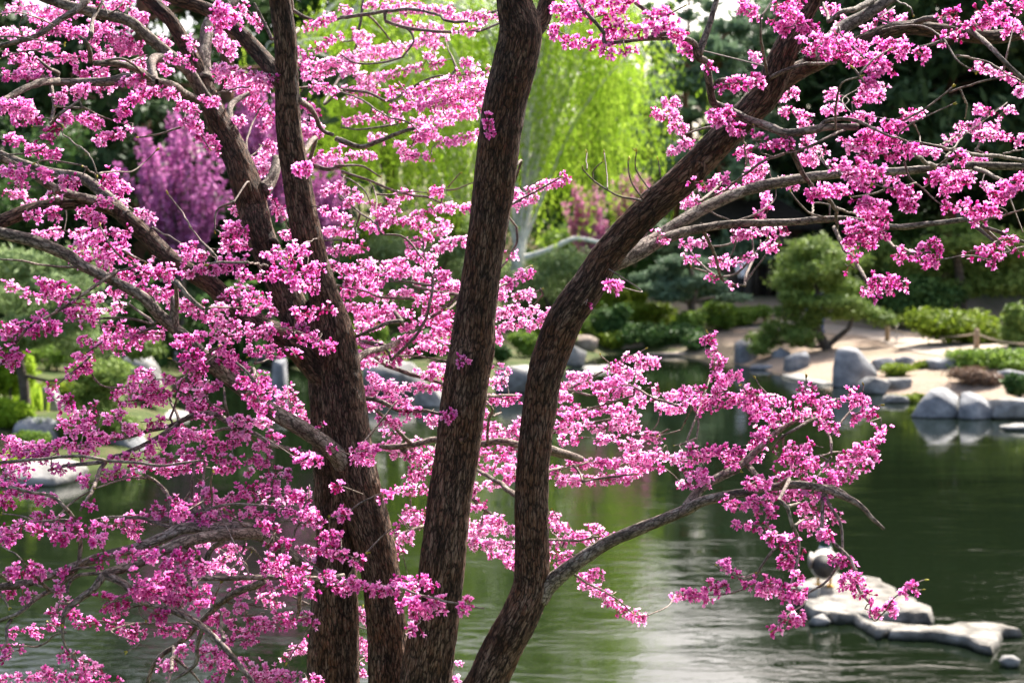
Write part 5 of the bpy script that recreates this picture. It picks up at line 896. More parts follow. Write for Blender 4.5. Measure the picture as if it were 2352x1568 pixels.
# blossom sprays: class: x1,y1,x2,y2,half-width
SP = {1: 'M:20,1150,210,1180,55 100,1250,180,1220,40 270,1180,370,1180,30 170,1460,270,1470,38 330,1470,400,1460,38 640,1370,780,1390,42 400,1250,540,1240,50 0,500,330,520,32 760,560,960,540,40 950,600,1200,650,65 1180,700,1350,760,75 1250,820,1380,860,65 1140,380,1260,420,45 1280,430,1310,450,25 1390,690,1500,700,38 1340,900,1440,950,45 1430,1000,1480,1010,25|F:1450,180,1640,150,75 1480,60,1620,110,55 2010,1130,2120,1150,42 1870,520,1890,540,18|M:0,720,250,760,85 50,810,280,810,75 380,680,600,600,70 430,830,520,780,55 550,800,700,850,45 640,960,900,880,55 820,700,960,640,38 800,780,860,740,28 0,950,150,970,45 200,1000,400,1060,45 400,850,280,960,50 780,1170,870,1330,55 680,1230,760,1250,38 560,1460,720,1540,55 370,1320,390,1330,15|B:0,60,250,40,60 200,100,560,60,60 560,60,900,40,60 880,60,980,150,60 0,200,300,250,65 300,180,600,250,75 600,300,900,260,80 950,150,1000,120,50 0,350,250,400,60 350,400,750,360,65 800,300,1000,330,70 100,440,350,440,50 500,470,740,480,55 40,1330,200,1330,28 160,1390,420,1370,25 900,1450,1060,1500,60 820,1380,860,1400,40 1050,240,1150,300,50 1260,270,1330,330,55 1480,250,1600,350,65 1450,480,1850,560,75 1650,650,1800,580,65 1700,680,1850,800,65 1780,870,1860,830,40 1650,30,1800,200,60 1720,1110,1860,1030,60 1760,1170,1860,1150,38 1590,830,1660,830,25 1820,1000,1860,980,40 1600,1420,1650,1500,45 1520,1540,1660,1540,38 1850,1330,1960,1500,60 2000,330,2100,400,55 2040,480,2338,430,80 2100,180,2300,100,55 2060,850,2200,900,70 2100,1080,2338,1020,50 2200,1320,2338,1250,38 2200,1420,2338,1480,60 2150,330,2338,240,50 2050,700,2200,780,50 2130,600,2300,640,45 1100,0,1150,30,40 700,120,900,160,55 150,320,420,330,50 600,180,760,210,50 700,540,760,600,40 550,560,700,620,45 820,460,1000,430,45 1040,440,1160,520,45 1550,560,1700,520,50 2200,1100,2338,1100,40',
 2: 'D:0,60,60,60,50 180,50,260,30,50 270,40,560,60,62 560,60,780,50,55 700,130,900,110,45 350,150,700,200,50 560,230,720,250,45 80,220,200,280,55 100,380,400,330,62 300,370,600,270,52 0,370,80,420,55 0,480,100,440,65 100,520,250,560,80 250,540,560,450,52 560,380,640,390,42 600,440,700,420,45 600,290,670,320,30 0,600,250,640,55 40,690,130,700,32 0,840,200,800,45 30,1070,250,1050,40 200,940,300,950,36|B:850,80,1070,110,42 760,200,950,200,52 830,400,900,430,45 760,520,1020,480,52 640,560,760,560,60 750,620,1000,580,70 450,640,640,570,62 300,640,420,600,45 330,740,500,710,55 500,720,760,640,70 700,700,1000,660,70 200,780,400,800,52 480,850,760,780,80 700,780,960,740,62 500,950,650,900,70 650,980,940,910,45 400,1050,620,1060,42 380,980,480,1040,38 600,1300,710,1300,42 380,1330,470,1310,38 0,1300,100,1330,55 30,1400,150,1350,40 200,1430,400,1400,70 250,1500,360,1460,70 160,1530,280,1560,50 400,1540,700,1410,45 480,1540,620,1540,36 650,1540,740,1540,32 700,1400,770,1430,36 820,1430,900,1410,32 0,1470,60,1500,55 1170,1400,1330,1340,36 1250,1330,1450,1230,42 1450,1260,1550,1210,32 1180,1310,1200,1320,28 2120,740,2220,800,38 2200,680,2310,690,45 2230,780,2300,800,28 2240,870,2330,870,32 2250,1030,2338,980,42|F:1450,60,1700,30,72 1480,100,1640,100,55 1700,60,2000,20,72 1700,130,1950,100,72 1780,200,1980,180,72 1500,280,1700,270,52 1420,220,1500,220,28 1700,290,1960,270,72 1800,340,1870,340,40 1980,220,2270,170,52 2060,120,2250,100,45 2270,230,2330,210,36 1940,340,1980,350,20|F:985,820,1025,850,14 1015,880,1025,885,10',
 3: 'F:380,10,520,90,45 640,40,800,20,38 640,110,760,180,52 700,100,800,160,45 800,170,950,200,72 850,260,1050,260,80 800,350,1000,360,72 1000,330,1250,350,88 1150,420,1400,420,80 1280,500,1420,480,62 1240,555,1300,560,40 1350,300,1480,280,52 1450,350,1530,360,36 1080,230,1150,270,45 1570,350,1660,380,38 1790,260,1910,260,38 1930,150,2100,150,52 2000,80,2338,40,75 2050,120,2250,110,55 2180,190,2300,170,36 2310,240,2338,240,30 1360,860,1500,850,38 1220,930,1310,920,52 1180,970,1480,980,72 1200,1060,1500,1050,80 1500,1010,1600,1030,45 1030,1120,1300,1130,72 1100,1190,1350,1180,62 820,1320,1000,1290,45 950,1290,1120,1330,52 1180,1280,1300,1270,45 1200,1370,1400,1430,55 1200,1450,1420,1500,55 1130,1530,1380,1540,45 1450,1300,1620,1330,45 1510,1370,1570,1380,25 1690,1220,1820,1180,42 1780,1290,1950,1250,72 1780,1400,1980,1380,80 1950,1440,2180,1420,62 1960,1510,2060,1500,45 2100,1320,2200,1350,52 2200,1260,2338,1230,55 2200,1330,2320,1320,52 590,980,780,970,32 480,960,550,980,14 210,790,260,810,32 310,830,430,870,42 280,770,320,780,25 80,1240,330,1220,42 160,440,210,490,22 270,580,540,550,36 0,300,60,350,32 1850,1060,1960,1070,28 1780,120,1880,110,28|B:490,330,530,440,26 650,680,800,620,38 680,740,900,820,62 800,820,900,930,62 940,770,1090,740,52 1000,630,1080,650,36 1170,700,1390,650,62 1200,610,1380,600,36 1170,780,1330,800,26 950,60,1060,50,36 1080,150,1120,170,36 1240,200,1330,180,26 1340,110,1550,150,26 830,960,980,1030,45 1120,960,1200,1000,45 1990,440,2200,490,45 2200,500,2338,560,45 2310,620,2338,630,35 2000,730,2110,760,42 1900,850,2180,850,55 1980,920,2200,940,45 1780,960,1900,920,32 2180,780,2290,740,42 2240,960,2338,950,45 1500,800,1640,760,30 370,1050,480,1030,36 450,1080,560,1100,42 450,1180,600,1160,38 420,1230,560,1220,52 240,1330,450,1280,38 0,1400,120,1380,45 550,1320,590,1440,28 480,1480,570,1490,28 670,1220,780,1280,42 810,1090,920,1100,38 1620,1020,1740,1050,32 1930,1110,2080,1090,28 1390,1240,1530,1180,40 2050,1260,2120,1270,22 0,870,15,880,22 10,960,60,1000,28 860,1060,900,1090,30 1850,1180,2000,1180,30 0,1330,40,1320,30',
 4: 'M:500,130,720,40,52 600,60,880,30,52 640,130,900,120,52 480,180,700,200,72 560,260,800,250,62 700,200,880,200,45 620,330,850,330,62 800,350,1000,320,70 900,280,1180,270,52 1000,340,1220,320,52 850,430,1050,430,55 720,430,850,420,52 1240,150,1350,140,40 1250,220,1450,200,45 1240,320,1380,280,52 1400,280,1600,250,52 1480,150,1680,120,62 1500,70,1680,40,52 1540,10,1680,10,35 1500,220,1700,220,52 1600,320,1800,330,62 1040,440,1200,430,45 1550,440,1720,430,52 1600,500,1850,490,52 1490,480,1540,500,30 1650,560,1880,560,45 1180,520,1400,540,45 1280,600,1500,600,45 1440,650,1620,660,45 1450,560,1580,560,40|F:300,370,500,440,45 300,430,420,470,36 430,520,620,520,52 440,590,620,590,36 550,640,620,630,22 230,640,320,620,52 240,700,280,700,35 340,680,400,670,28 40,690,180,680,36 40,750,70,760,25 0,850,150,860,45 20,930,100,930,36 1800,160,1900,170,22 1850,220,2100,200,52 1960,140,2110,140,30 1830,330,2100,310,62 1950,390,2180,370,52 2100,270,2190,280,36 2030,430,2180,420,36 2020,600,2110,590,28 2150,570,2280,570,30 2030,750,2200,770,45 2150,820,2310,800,36 1905,840,1930,845,14 2010,865,2035,870,14 1170,770,1300,760,45 1180,820,1240,820,30 1300,770,1450,740,45 1260,850,1400,870,55 1260,930,1400,930,45 1300,990,1380,990,36 1750,1010,1820,1040,28 1760,1080,1800,1080,22 1640,1040,1700,1030,25 1680,1200,1820,1190,45 1680,1130,1740,1120,32 1790,1240,1830,1240,20 1830,1420,1920,1440,26 2020,1550,2090,1550,22 2180,1330,2200,1360,20 2240,1490,2270,1510,16|M:700,680,900,680,36 700,760,960,720,55 800,810,1000,780,45 960,720,1130,700,36 570,770,640,770,36 640,830,760,800,52 480,900,640,880,45 500,960,640,940,36 440,1020,500,990,26 1420,830,1600,810,62 1450,740,1600,740,45 1500,900,1650,900,45 1560,960,1700,980,36 1600,700,1850,680,52 1680,760,1850,730,52 1700,840,1880,840,42 1850,700,2100,670,42 890,1010,1050,1010,36 880,1060,1080,1060,36 1050,1040,1220,1020,45 780,1120,960,1110,45 800,1190,980,1190,45 960,1130,1160,1120,45 1000,1180,1140,1170,36 1200,1080,1400,1060,52 1240,1140,1420,1130,52 1280,1220,1400,1210,45 1420,1060,1510,1070,36 330,1080,380,1090,22 340,1150,480,1180,42 390,1240,480,1220,30 490,1260,660,1230,45 410,1330,660,1300,52 430,1400,660,1380,52 480,1460,680,1440,52 500,1530,640,1520,36 690,1300,830,1290,28 640,1430,800,1440,36 830,1380,960,1390,40 960,1330,1140,1310,42 1130,1380,1280,1370,36 1180,1440,1280,1430,28 1030,1470,1180,1460,32 960,1540,1080,1530,36 1300,1270,1400,1260,36 1420,1230,1530,1240,36 1360,1320,1450,1310,30 1580,1300,1740,1330,52 1600,1400,1740,1380,52 1550,1450,1700,1450,45 1300,1420,1430,1420,36 1400,1500,1600,1490,52 1240,1540,1350,1510,36 1740,1500,1860,1510,34 0,1470,120,1470,42 100,1510,310,1480,42 0,1540,400,1530,36 320,1500,450,1490,30|B:220,60,440,20,36 480,40,620,20,28 0,390,200,450,36 180,470,320,490,36 640,490,800,480,45 640,570,700,590,35 750,580,860,550,32 1920,60,2010,50,45 2200,40,2338,20,45 2250,150,2338,160,40 2250,260,2338,270,40 2310,490,2338,490,25 1740,1330,1860,1340,38 1840,1100,2000,1100,38 1880,1180,2040,1160,38 1920,1230,2080,1230,38 2000,1300,2110,1320,38 1050,180,1230,190,35 1100,500,1230,510,40',
 5: 'B:0,20,100,50,38 0,130,150,140,28 430,110,560,100,52 560,50,640,60,36 660,30,740,40,45 640,140,850,80,45 450,180,640,210,52 570,250,620,250,30 270,260,440,230,55 120,250,220,250,35 300,300,460,310,52 480,300,560,290,35 660,320,720,340,36 480,370,820,390,45 600,420,820,420,36 0,450,250,440,52 250,480,500,440,52 500,480,740,480,52 80,600,380,560,70 100,680,300,640,52 320,600,470,580,45 400,680,600,640,52 540,560,700,540,52 600,600,760,600,52 600,690,760,680,62 560,760,750,740,52 380,780,560,740,52 350,820,480,860,52 520,830,720,830,45 100,770,210,770,45 120,850,300,820,36 110,920,240,920,36 300,900,400,900,30 200,1020,280,1080,36 300,1060,460,1080,36 600,960,720,960,36 520,1000,700,1010,45 500,1090,700,1080,52 130,1120,330,1130,52 250,1180,480,1180,45 150,1220,240,1240,45 380,1250,560,1260,36 600,1300,680,1330,36 260,1310,400,1360,52 300,1400,410,1420,36 300,1500,400,1520,42 400,1500,560,1480,42 580,1520,640,1530,30 0,540,180,560,36 1080,390,1140,420,30 1100,400,1300,280,42 1050,460,1100,460,28 1050,600,1190,540,40 1200,490,1340,430,28 1210,590,1360,540,36 1050,720,1250,650,42 1250,680,1450,570,40 1040,760,1100,760,30 1150,180,1200,190,20 1040,960,1130,980,36 1010,1050,1110,1040,42 1000,1160,1100,1180,42 1100,1180,1240,1160,30 970,1250,1000,1270,25 960,1370,1080,1380,45 1100,1380,1230,1340,28 960,1440,1200,1440,42 960,1540,1200,1520,45 1480,1100,1560,1060,45 1480,1160,1560,1150,36 1560,1010,1700,1020,26 1580,1080,1700,1060,36 1730,1100,1950,1040,62 1830,970,1920,950,36 1920,1000,2060,1010,45 2020,940,2190,910,36 1750,1160,2000,1130,52 1900,1110,2060,1130,45 1470,1240,1640,1240,36 1500,1300,1750,1270,45 1750,1240,2000,1220,52 1850,1300,2040,1280,52 2000,1180,2160,1200,36 2200,1160,2338,1130,38 2180,1230,2338,1240,36 2130,1090,2180,1100,20 1470,1380,1700,1340,45 1700,1380,1900,1350,45 1480,1440,1640,1430,36 1750,1450,1850,1440,28 1900,1380,2040,1350,36 1880,1470,2050,1490,45 2060,1430,2200,1450,36 1920,1540,2190,1530,52 1930,890,2060,880,15|M:0,290,250,310,70 0,370,300,360,55|F:800,910,870,900,18 720,1290,760,1260,13 1655,520,1670,530,9 1850,390,1860,410,14 100,1530,220,1540,28 2090,80,2240,60,22',
 6: 'B:0,120,180,90,45 20,220,120,230,40 190,220,400,240,40 340,50,460,50,26 480,20,720,20,28 620,60,660,60,22 420,190,510,190,22 540,140,650,130,28 330,380,360,390,18 200,340,220,345,12|F:1110,50,1390,30,45 1110,100,1330,100,36 1460,190,1560,190,36 1620,170,1770,180,85 1640,250,1740,240,40 1960,160,2210,180,36 2110,200,2170,210,26 2230,80,2260,85,20 2290,150,2338,170,36 1240,420,1560,400,40 1270,370,1490,360,26 1300,480,1330,490,20 1120,250,1150,255,10 1170,160,1190,210,10|M:150,770,230,760,36 160,840,270,860,40 200,940,300,930,40 190,1000,300,1030,52 300,1030,410,1000,26 110,1120,300,1120,45 0,1200,250,1190,52 130,1240,280,1240,36 0,1110,30,1120,35 300,1160,410,1170,45 430,1120,500,1130,26 430,1210,560,1200,45 520,1160,710,1190,45 440,1290,620,1270,52 480,1380,640,1340,70 600,1290,760,1260,62 480,1440,620,1430,40 760,1180,920,1160,52 800,1110,910,1090,36 760,1270,930,1230,45 900,1200,1240,1170,42 1130,1130,1250,1170,36 950,1260,1020,1240,36 1140,1300,1330,1260,40 920,1360,1080,1360,22 1310,1370,1410,1380,22 1290,1470,1400,1430,36 1180,1520,1350,1500,45 420,1490,560,1500,52 700,1510,960,1500,52 630,1540,670,1540,22 200,1540,400,1530,36 0,1530,180,1540,52 1100,1555,1360,1550,30',
 7: 'M:0,60,150,80,45 100,20,350,20,36 350,100,480,90,26 30,150,170,120,36 0,190,150,180,45 0,250,250,270,45 40,330,80,330,30 220,290,400,290,36 500,30,560,20,30 690,140,840,120,45 780,30,980,30,26 850,130,1000,100,42 1000,40,1200,30,45 1050,120,1250,110,45 1130,90,1390,90,36 1250,30,1390,20,26 1450,20,1600,20,28 1450,100,1620,90,36 1690,30,1830,60,42 1690,110,1740,120,25 1860,100,2010,90,36 1780,190,1990,150,45 1640,240,1860,230,45 1560,280,1760,290,45 1860,260,2110,260,40 1790,320,1930,340,42 1940,300,2110,300,30 1350,160,1400,180,22 1400,240,1460,260,28 1150,330,1240,330,32 1060,370,1140,390,26 1300,330,1450,320,36 1480,340,1560,330,32 1460,400,1700,420,45 1700,390,1880,400,36 1940,400,2090,400,36 2100,370,2200,400,32 2100,440,2200,470,32 1300,420,1460,430,36 1370,470,1480,460,30 1790,480,1870,520,36 870,430,1050,420,26 820,490,960,490,40 700,460,820,480,22 880,540,920,545,25|F:510,190,620,200,26 590,350,650,400,26 210,420,340,450,40 220,510,300,510,30 320,540,540,530,52 380,480,500,470,30 540,520,740,510,48 580,590,720,580,48 400,570,450,570,30 0,500,160,500,36 0,560,100,570,42 20,600,100,600,28 70,800,140,810,26 180,780,320,790,32 230,830,270,830,25 50,940,90,930,26 130,950,210,980,26 360,930,440,940,36 420,800,450,800,18 1190,420,1260,400,26 650,740,760,720,22 790,690,960,690,42 930,640,1130,660,45 960,700,1100,710,42 880,800,920,820,25 1080,760,1300,740,55 1180,690,1310,690,36 1080,830,1300,820,55 880,900,1100,880,30 1100,890,1300,890,45 1000,930,1140,930,36 690,1000,890,990,45 700,1050,860,1050,36 900,970,1100,960,45 1120,960,1290,960,45 1150,1010,1220,1010,26 1300,790,1400,790,36 1310,900,1440,900,26 1300,970,1430,970,40 1330,1030,1440,1030,36 990,1090,1160,1100,26 1830,620,2000,610,45 1830,710,1960,700,45 1780,790,1930,780,45 1940,780,2100,790,45 1930,850,2120,840,45 1940,910,2060,900,40 2080,900,2180,930,36 2200,800,2290,830,36 2170,560,2330,570,40 2180,620,2338,670,36 2260,900,2338,900,36 2100,1550,2200,1540,30 2010,20,2170,30,26 2270,240,2338,220,26|M:400,1050,480,1030,30 320,1100,390,1080,30 470,1080,540,1090,30 80,1220,280,1210,36 310,1180,410,1170,30 0,1330,130,1340,36 20,1390,60,1390,22 410,1360,490,1380,30 100,1530,380,1520,45 240,1480,370,1490,36 440,1510,560,1500,42 520,1400,670,1430,45 540,1470,680,1470,45 560,1530,830,1550,36 0,1540,60,1545,25 560,1140,680,1150,30 720,1160,840,1170,36 840,1180,1000,1200,42 850,1220,960,1220,30 1090,1190,1300,1190,40 1570,960,1690,970,36 1600,1060,1680,1090,30 1700,920,1850,920,36 1500,1100,1600,1080,45 1560,1160,1600,1160,30 1400,1150,1500,1120,40 1380,1220,1440,1220,30 1640,1200,1760,1190,42 1700,1110,1900,1130,45 1750,1180,2000,1140,40 1880,1100,2010,1110,30 1640,1270,1760,1270,45 2060,1090,2130,1160,28 1500,1240,1600,1280,36 1210,1370,1340,1330,42 1360,1310,1560,1320,45 1360,1380,1560,1360,45 1370,1430,1560,1440,45 1500,1490,1600,1470,42 1090,1450,1200,1430,30 1130,1490,1180,1480,20 1660,1450,1850,1460,45 1680,1510,1900,1500,45 1850,1490,2050,1520,45 1720,1550,2000,1550,36 1600,1400,1700,1420,36 1420,1550,1540,1530,26|B:1420,740,1560,720,42 1420,810,1600,800,42 1540,650,1680,640,42 1340,620,1500,650,36 1560,690,1660,740,32 1600,870,1720,860,36 2040,660,2170,660,36 2000,730,2180,740,36 1730,990,1900,960,45 1800,1030,1930,1030,36 1930,1390,2120,1340,34 2000,1330,2120,1280,26',
 8: 'B:330,0,450,0,25 440,20,620,10,26 480,120,610,100,45 450,170,560,150,30 490,60,560,70,36 370,230,590,230,45 430,370,560,400,45 420,440,560,470,42 400,560,510,560,42 340,600,410,680,40 950,20,1200,30,45 940,100,1200,110,45 900,180,1060,200,36 1100,200,1190,150,26 880,250,920,250,25 880,360,990,340,42 870,460,1000,440,45 880,540,1110,500,52 870,600,1190,620,62 1000,690,1190,700,52 1100,745,1190,755,30 1000,450,1110,470,35 1120,520,1190,500,35 1430,430,1500,430,36 1430,500,1560,490,36 1430,600,1600,580,36 1430,680,1600,690,48 1480,740,1540,745,30 1580,560,1700,580,45 1690,510,1790,510,36 1750,570,1910,550,30 1620,840,1770,800,45 1640,890,1740,920,40 1720,930,1830,960,36 1800,1010,1890,1020,36 1880,1080,1950,1070,28 1980,1100,2070,1110,30 1420,130,1500,110,30 1480,170,1650,190,32 1550,80,1700,60,32 1680,190,1740,200,28 1720,60,1900,70,28 1770,170,1990,180,32 1900,140,2050,110,28 1900,30,2200,30,45 2000,70,2200,90,30 2230,20,2338,60,42 2320,200,2338,210,25 2280,970,2338,960,36 110,1080,180,1150,28 110,1240,200,1280,36 110,1330,190,1330,30 160,1400,200,1400,22 100,1450,160,1500,22 760,1430,800,1400,22 750,1550,810,1540,32|F:90,20,230,30,30 0,210,20,230,18 0,900,180,900,48 180,930,500,940,62 330,890,650,910,45 380,1020,700,1010,52 480,1080,570,1090,35 660,1040,720,1050,30 460,1190,540,1150,22 820,1070,840,1080,14 850,1015,875,1020,12 70,720,150,760,20 250,280,340,290,26 0,420,20,430,15 0,680,25,690,18 345,510,400,520,16',
 9: 'M:0,40,550,30,52 0,130,150,110,52 30,200,200,180,42 300,100,400,60,36 650,20,930,40,45 760,60,940,80,36 780,120,840,120,45 980,90,1200,120,52 1060,30,1360,20,45 1200,80,1300,60,36 980,170,1150,160,45 450,220,600,190,45 650,150,740,150,26 640,200,720,210,26 800,180,980,190,40 600,290,800,280,52 800,270,1000,290,52 800,340,1000,360,62 800,420,1000,430,45 820,500,930,490,36 1010,430,1090,420,45|F:280,340,430,350,42 430,330,530,360,26 530,400,670,390,36 560,320,640,350,28 390,470,600,510,42 580,560,620,565,22 650,560,750,570,42 660,620,840,640,40 950,550,1020,560,26 690,730,750,740,26 260,770,350,800,40 370,830,420,850,30 170,910,310,910,40 0,970,180,970,32 480,890,680,880,42 500,920,660,920,36 750,820,830,830,36 660,930,850,930,45 680,980,840,980,36 740,1040,820,1080,36 660,1120,800,1110,40 600,1190,650,1180,28 990,710,1060,700,30 1050,740,1200,790,45 1060,850,1230,840,45 1080,900,1270,930,45 1180,980,1300,960,45 1250,1060,1440,1050,42 1390,1020,1450,1060,28 1200,830,1230,840,22 1490,930,1610,920,22'}
# ------------------------------------------------------------------ building the redbud
BARK = mat_bark('redbud_bark', (.013, .0072, .0045), (.068, .038, .026), (.185, .125, .092), (.12, .045, .015))
BARK2 = mat_bark('branch_bark', (.05, .037, .03), (.15, .118, .097), (.31, .265, .23), (.12, .07, .045), .6, .0015, 150, 60, .2)
TWIG = mat_bark('twig_bark', (.06, .042, .036), (.17, .13, .11), (.33, .28, .245), (.12, .06, .04), .3, .0006, 300, 120, .2)
BASE = at(900, 2560, 3.0); BASE[2] = float(land_z(BASE[0], BASE[1])[0])
RB = thing('redbud_tree', 'multi-stemmed redbud covered in pink blossom on the near bank', 'tree', BASE)

NX, ND, N3, NR = [], [], [], []                                   # every wood node: photo position, depth, place, radius
def note(px, d, r):
    NX.append(px); ND.append(d); NR.append(r); N3.append(np.array([at(x, y, q) for (x, y), q in zip(px, d)]))
def bark_tube(P, R, seg, amp, seed):
    V, F, B, D = tube(P, R, seg, True)
    rr = np.linalg.norm(B[:, :2], axis=1)
    q = np.stack([B[:, 0] * 120, B[:, 1] * 120, B[:, 2] * 26 + seed * 7.3], -1)
    q2 = np.stack([B[:, 0] * 260, B[:, 1] * 260, B[:, 2] * 60 + seed], -1)
    lump = np.stack([B[:, 0] * 9, B[:, 1] * 9, B[:, 2] * 5 + seed * 3.1], -1)
    ridge = 1 - np.abs(vnoise(q, seed)) * 2
    h = amp * (.55 * np.clip(ridge, -.6, .8) + .45 * (1 - 2 * np.abs(vnoise(q2, seed + 3)))) + .05 * rr * fbm(lump, seed + 9, 2)
    V = V + D * h[:, None]
    B = B + [seed * 1.7, seed * .9, 0]
    return V, F, B
def spec(s): return np.array([[float(q) for q in p.split(',')] for p in s.split()])
sd = 0
for key, (nm, s) in STEMS.items():
    A = spec(s); sd += 1
    P = np.array([at(x, y, d) for x, y, w, d in A]); R = A[:, 2] * .5 * A[:, 3] / FPX
    big = nm == 'stem'
    # the stems rise from the real ground
    if big: P[0] = [P[0][0] * .8 + BASE[0] * .2, P[0][1], BASE[2] - .12]
    Ps, Rs = smooth_line(P, R, .005 if big else (.0065 if nm == 'limb' else .008))
    if not big: Rs = Rs * (1 + .32 * np.exp(-np.r_[0, np.cumsum(np.linalg.norm(np.diff(Ps, axis=0), axis=1))] / .035))   # collar where it leaves the stem
    if big: seg = 64; amp = .0024
    elif nm == 'limb': seg = 24; amp = .0012
    else: seg = 14; amp = .0006
    V, F, B = bark_tube(Ps, Rs, seg, amp, sd)
    part(nm, RB, V, qt(F), BARK if big or key in ('limb_E', 'limb_H1', 'fork_top', 'limb_F1') else BARK2, vec=B)
    # nodes every few pixels
    t = np.linspace(0, len(A) - 1, len(A) * 6); k = np.arange(len(A))
    x, y, w, d = (np.interp(t, k, A[:, c]) for c in range(4))
    vis = y < 1700
    note(np.stack([x, y], -1)[vis], d[vis], (w * d / FPX / 2)[vis])

def knot(x, y, d, rad, w):
    c = at(x, y, d); a_ = np.linspace(0, 2 * math.pi, 19)[:-1]; f_ = -(c - CAM) / np.linalg.norm(c - CAM)
    e1 = np.array([1., 0, 0]); e2 = np.cross(f_, e1); V, F = [], []
    for k, (q, h_) in enumerate(((1.6, -.5), (1.15, .25), (.8, .28), (.55, 0), (.4, -.5))):
        for t in a_: V.append(c + (e1 * math.cos(t) + e2 * math.sin(t) * 1.15) * rad * q * (1 + .12 * math.sin(3 * t + k)) + f_ * rad * h_)
    n = len(a_)
    for k in range(4):
        for i in range(n): F.append((k * n + i, k * n + (i + 1) % n, (k + 1) * n + (i + 1) % n, (k + 1) * n + i))
    F.append(tuple(4 * n + i for i in range(n)))
    V = np.array(V); part('knot', RB, V, F, BARK, vec=(V - c) * .6)
knot(627, 561, 3.07 - .029, .0085, 0); knot(1604, 388, 2.765 - .026, .012, 0); knot(1062, 1000, 2.835 - .042, .009, 0); knot(806, 905, 2.985 - .04, .010, 0)

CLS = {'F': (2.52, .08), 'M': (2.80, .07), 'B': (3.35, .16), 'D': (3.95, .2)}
def wood(): return np.vstack(NX), np.concatenate(ND), np.vstack(N3), np.concatenate(NR)
TW_V, TW_F, TW_B, tw_n = [], [], [], 0
def twig(P, R, seg=5, step=.012):
    global tw_n
    P, R = smooth_line(P, R, step); V, F, B, D = tube(P, R, seg, False)
    TW_V.append(V); TW_F.append(F + tw_n); TW_B.append(B + [rs.rand() * 3, 0, rs.rand() * 3]); tw_n += len(V)
def connect(px, d, rad, maxpx=260):
    """a twig from the nearest wood to this point, so that nothing hangs in the air"""
    X, Dp, P3, Rr = wood()
    cost = np.hypot(*(X - px).T) + 140 * np.abs(Dp - d); k = cost.argmin()
    return k, np.hypot(*(X[k] - px)), X[k], Dp[k], P3[k]
def grow(P0, P1, rad):
    L_ = np.linalg.norm(P1 - P0); m_ = (P0 + P1) / 2 + rs.normal(size=3) * L_ * .10 + [0, 0, .06 * L_]
    twig([P0, (P0 * .6 + m_ * .5 + P1 * -.1), m_, P1], [rad * 1.25, rad * 1.1, rad, rad * .85])

lines = []
for c, s in BR.items():
    for e in s.split(';'):
        h, pts = e.split(' ', 1); lines.append((float(h[1:]), h[0], np.array(C(c, pts))))
lines.sort(key=lambda q: -q[0])
TIPS = []
for w, cl, px in lines:
    m0, sg = CLS[cl]; d0 = m0 + rs.normal() * sg
    seglen = np.r_[0, np.cumsum(np.hypot(*np.diff(px, axis=0).T))]; u = seglen / seglen[-1]
    ends = []
    for e in (0, -1):
        k, dist, xk, dk, pk = connect(px[e], d0, w)
        ends.append((dist, dk, pk))
    d = np.full(len(px), d0)
    for q, (dist, dk, pk) in enumerate(ends):
        if dist < 26 and abs(dk - d0) < .75:                      # this end grows out of thicker wood
            f = np.clip(1 - (u if q == 0 else 1 - u) / .75, 0, 1); d = d + (dk - d) * f
    if ends[1][0] < ends[0][0]: px, d, u = px[::-1], d[::-1], 1 - u[::-1]; ends = ends[::-1]
    d = d + np.r_[0, rs.normal(size=len(px) - 1) * .012]
    P = np.array([at(x, y, q) for (x, y), q in zip(px, d)])
    R = np.linspace(1.05, .62, len(px)) * w * .5 * d0 / FPX; R = np.maximum(R, .0011)
    inside = 12 < px[0][0] < 2340 and 12 < px[0][1] < 1556
    if ends[0][0] >= 14 and inside and ends[0][0] < 300: grow(ends[0][2], P[0], R[0] * .95)
    Ps, Rs = smooth_line(P, R, .009)
    q = np.arange(len(Ps)) * 1.5; wig = np.stack([fbm(np.stack([q * .09, q * 0 + rs.rand() * 99, q * 0], -1), 2), fbm(np.stack([q * .09, q * 0 + rs.rand() * 99, q * 0], -1), 5), q * 0], -1)
    Ps = Ps + wig[:, [0, 2, 1]] * .0022 * np.clip(q / 8, 0, 1)[:, None]
    Rs = Rs * (1 + .16 * np.clip(vnoise(np.stack([q * .33, q * 0 + rs.rand() * 50, q * 0], -1), 4) - .35, 0, 1) * 2)
    V, F, B = bark_tube(Ps, Rs, 10 if w > 9 else 6, .0005 if w > 9 else .00015, int(rs.randint(1, 60)))
    part('branch' if w >= 9 else 'twig', RB, V, qt(F), BARK2 if w >= 9 else TWIG, vec=B)
    t = np.linspace(0, len(px) - 1, len(px) * 6); kk = np.arange(len(px))
    note(np.stack([np.interp(t, kk, px[:, 0]), np.interp(t, kk, px[:, 1])], -1), np.interp(t, kk, d), np.interp(t, kk, R))
    TIPS.append((Ps[-1], Ps[-1] - Ps[-2], w))

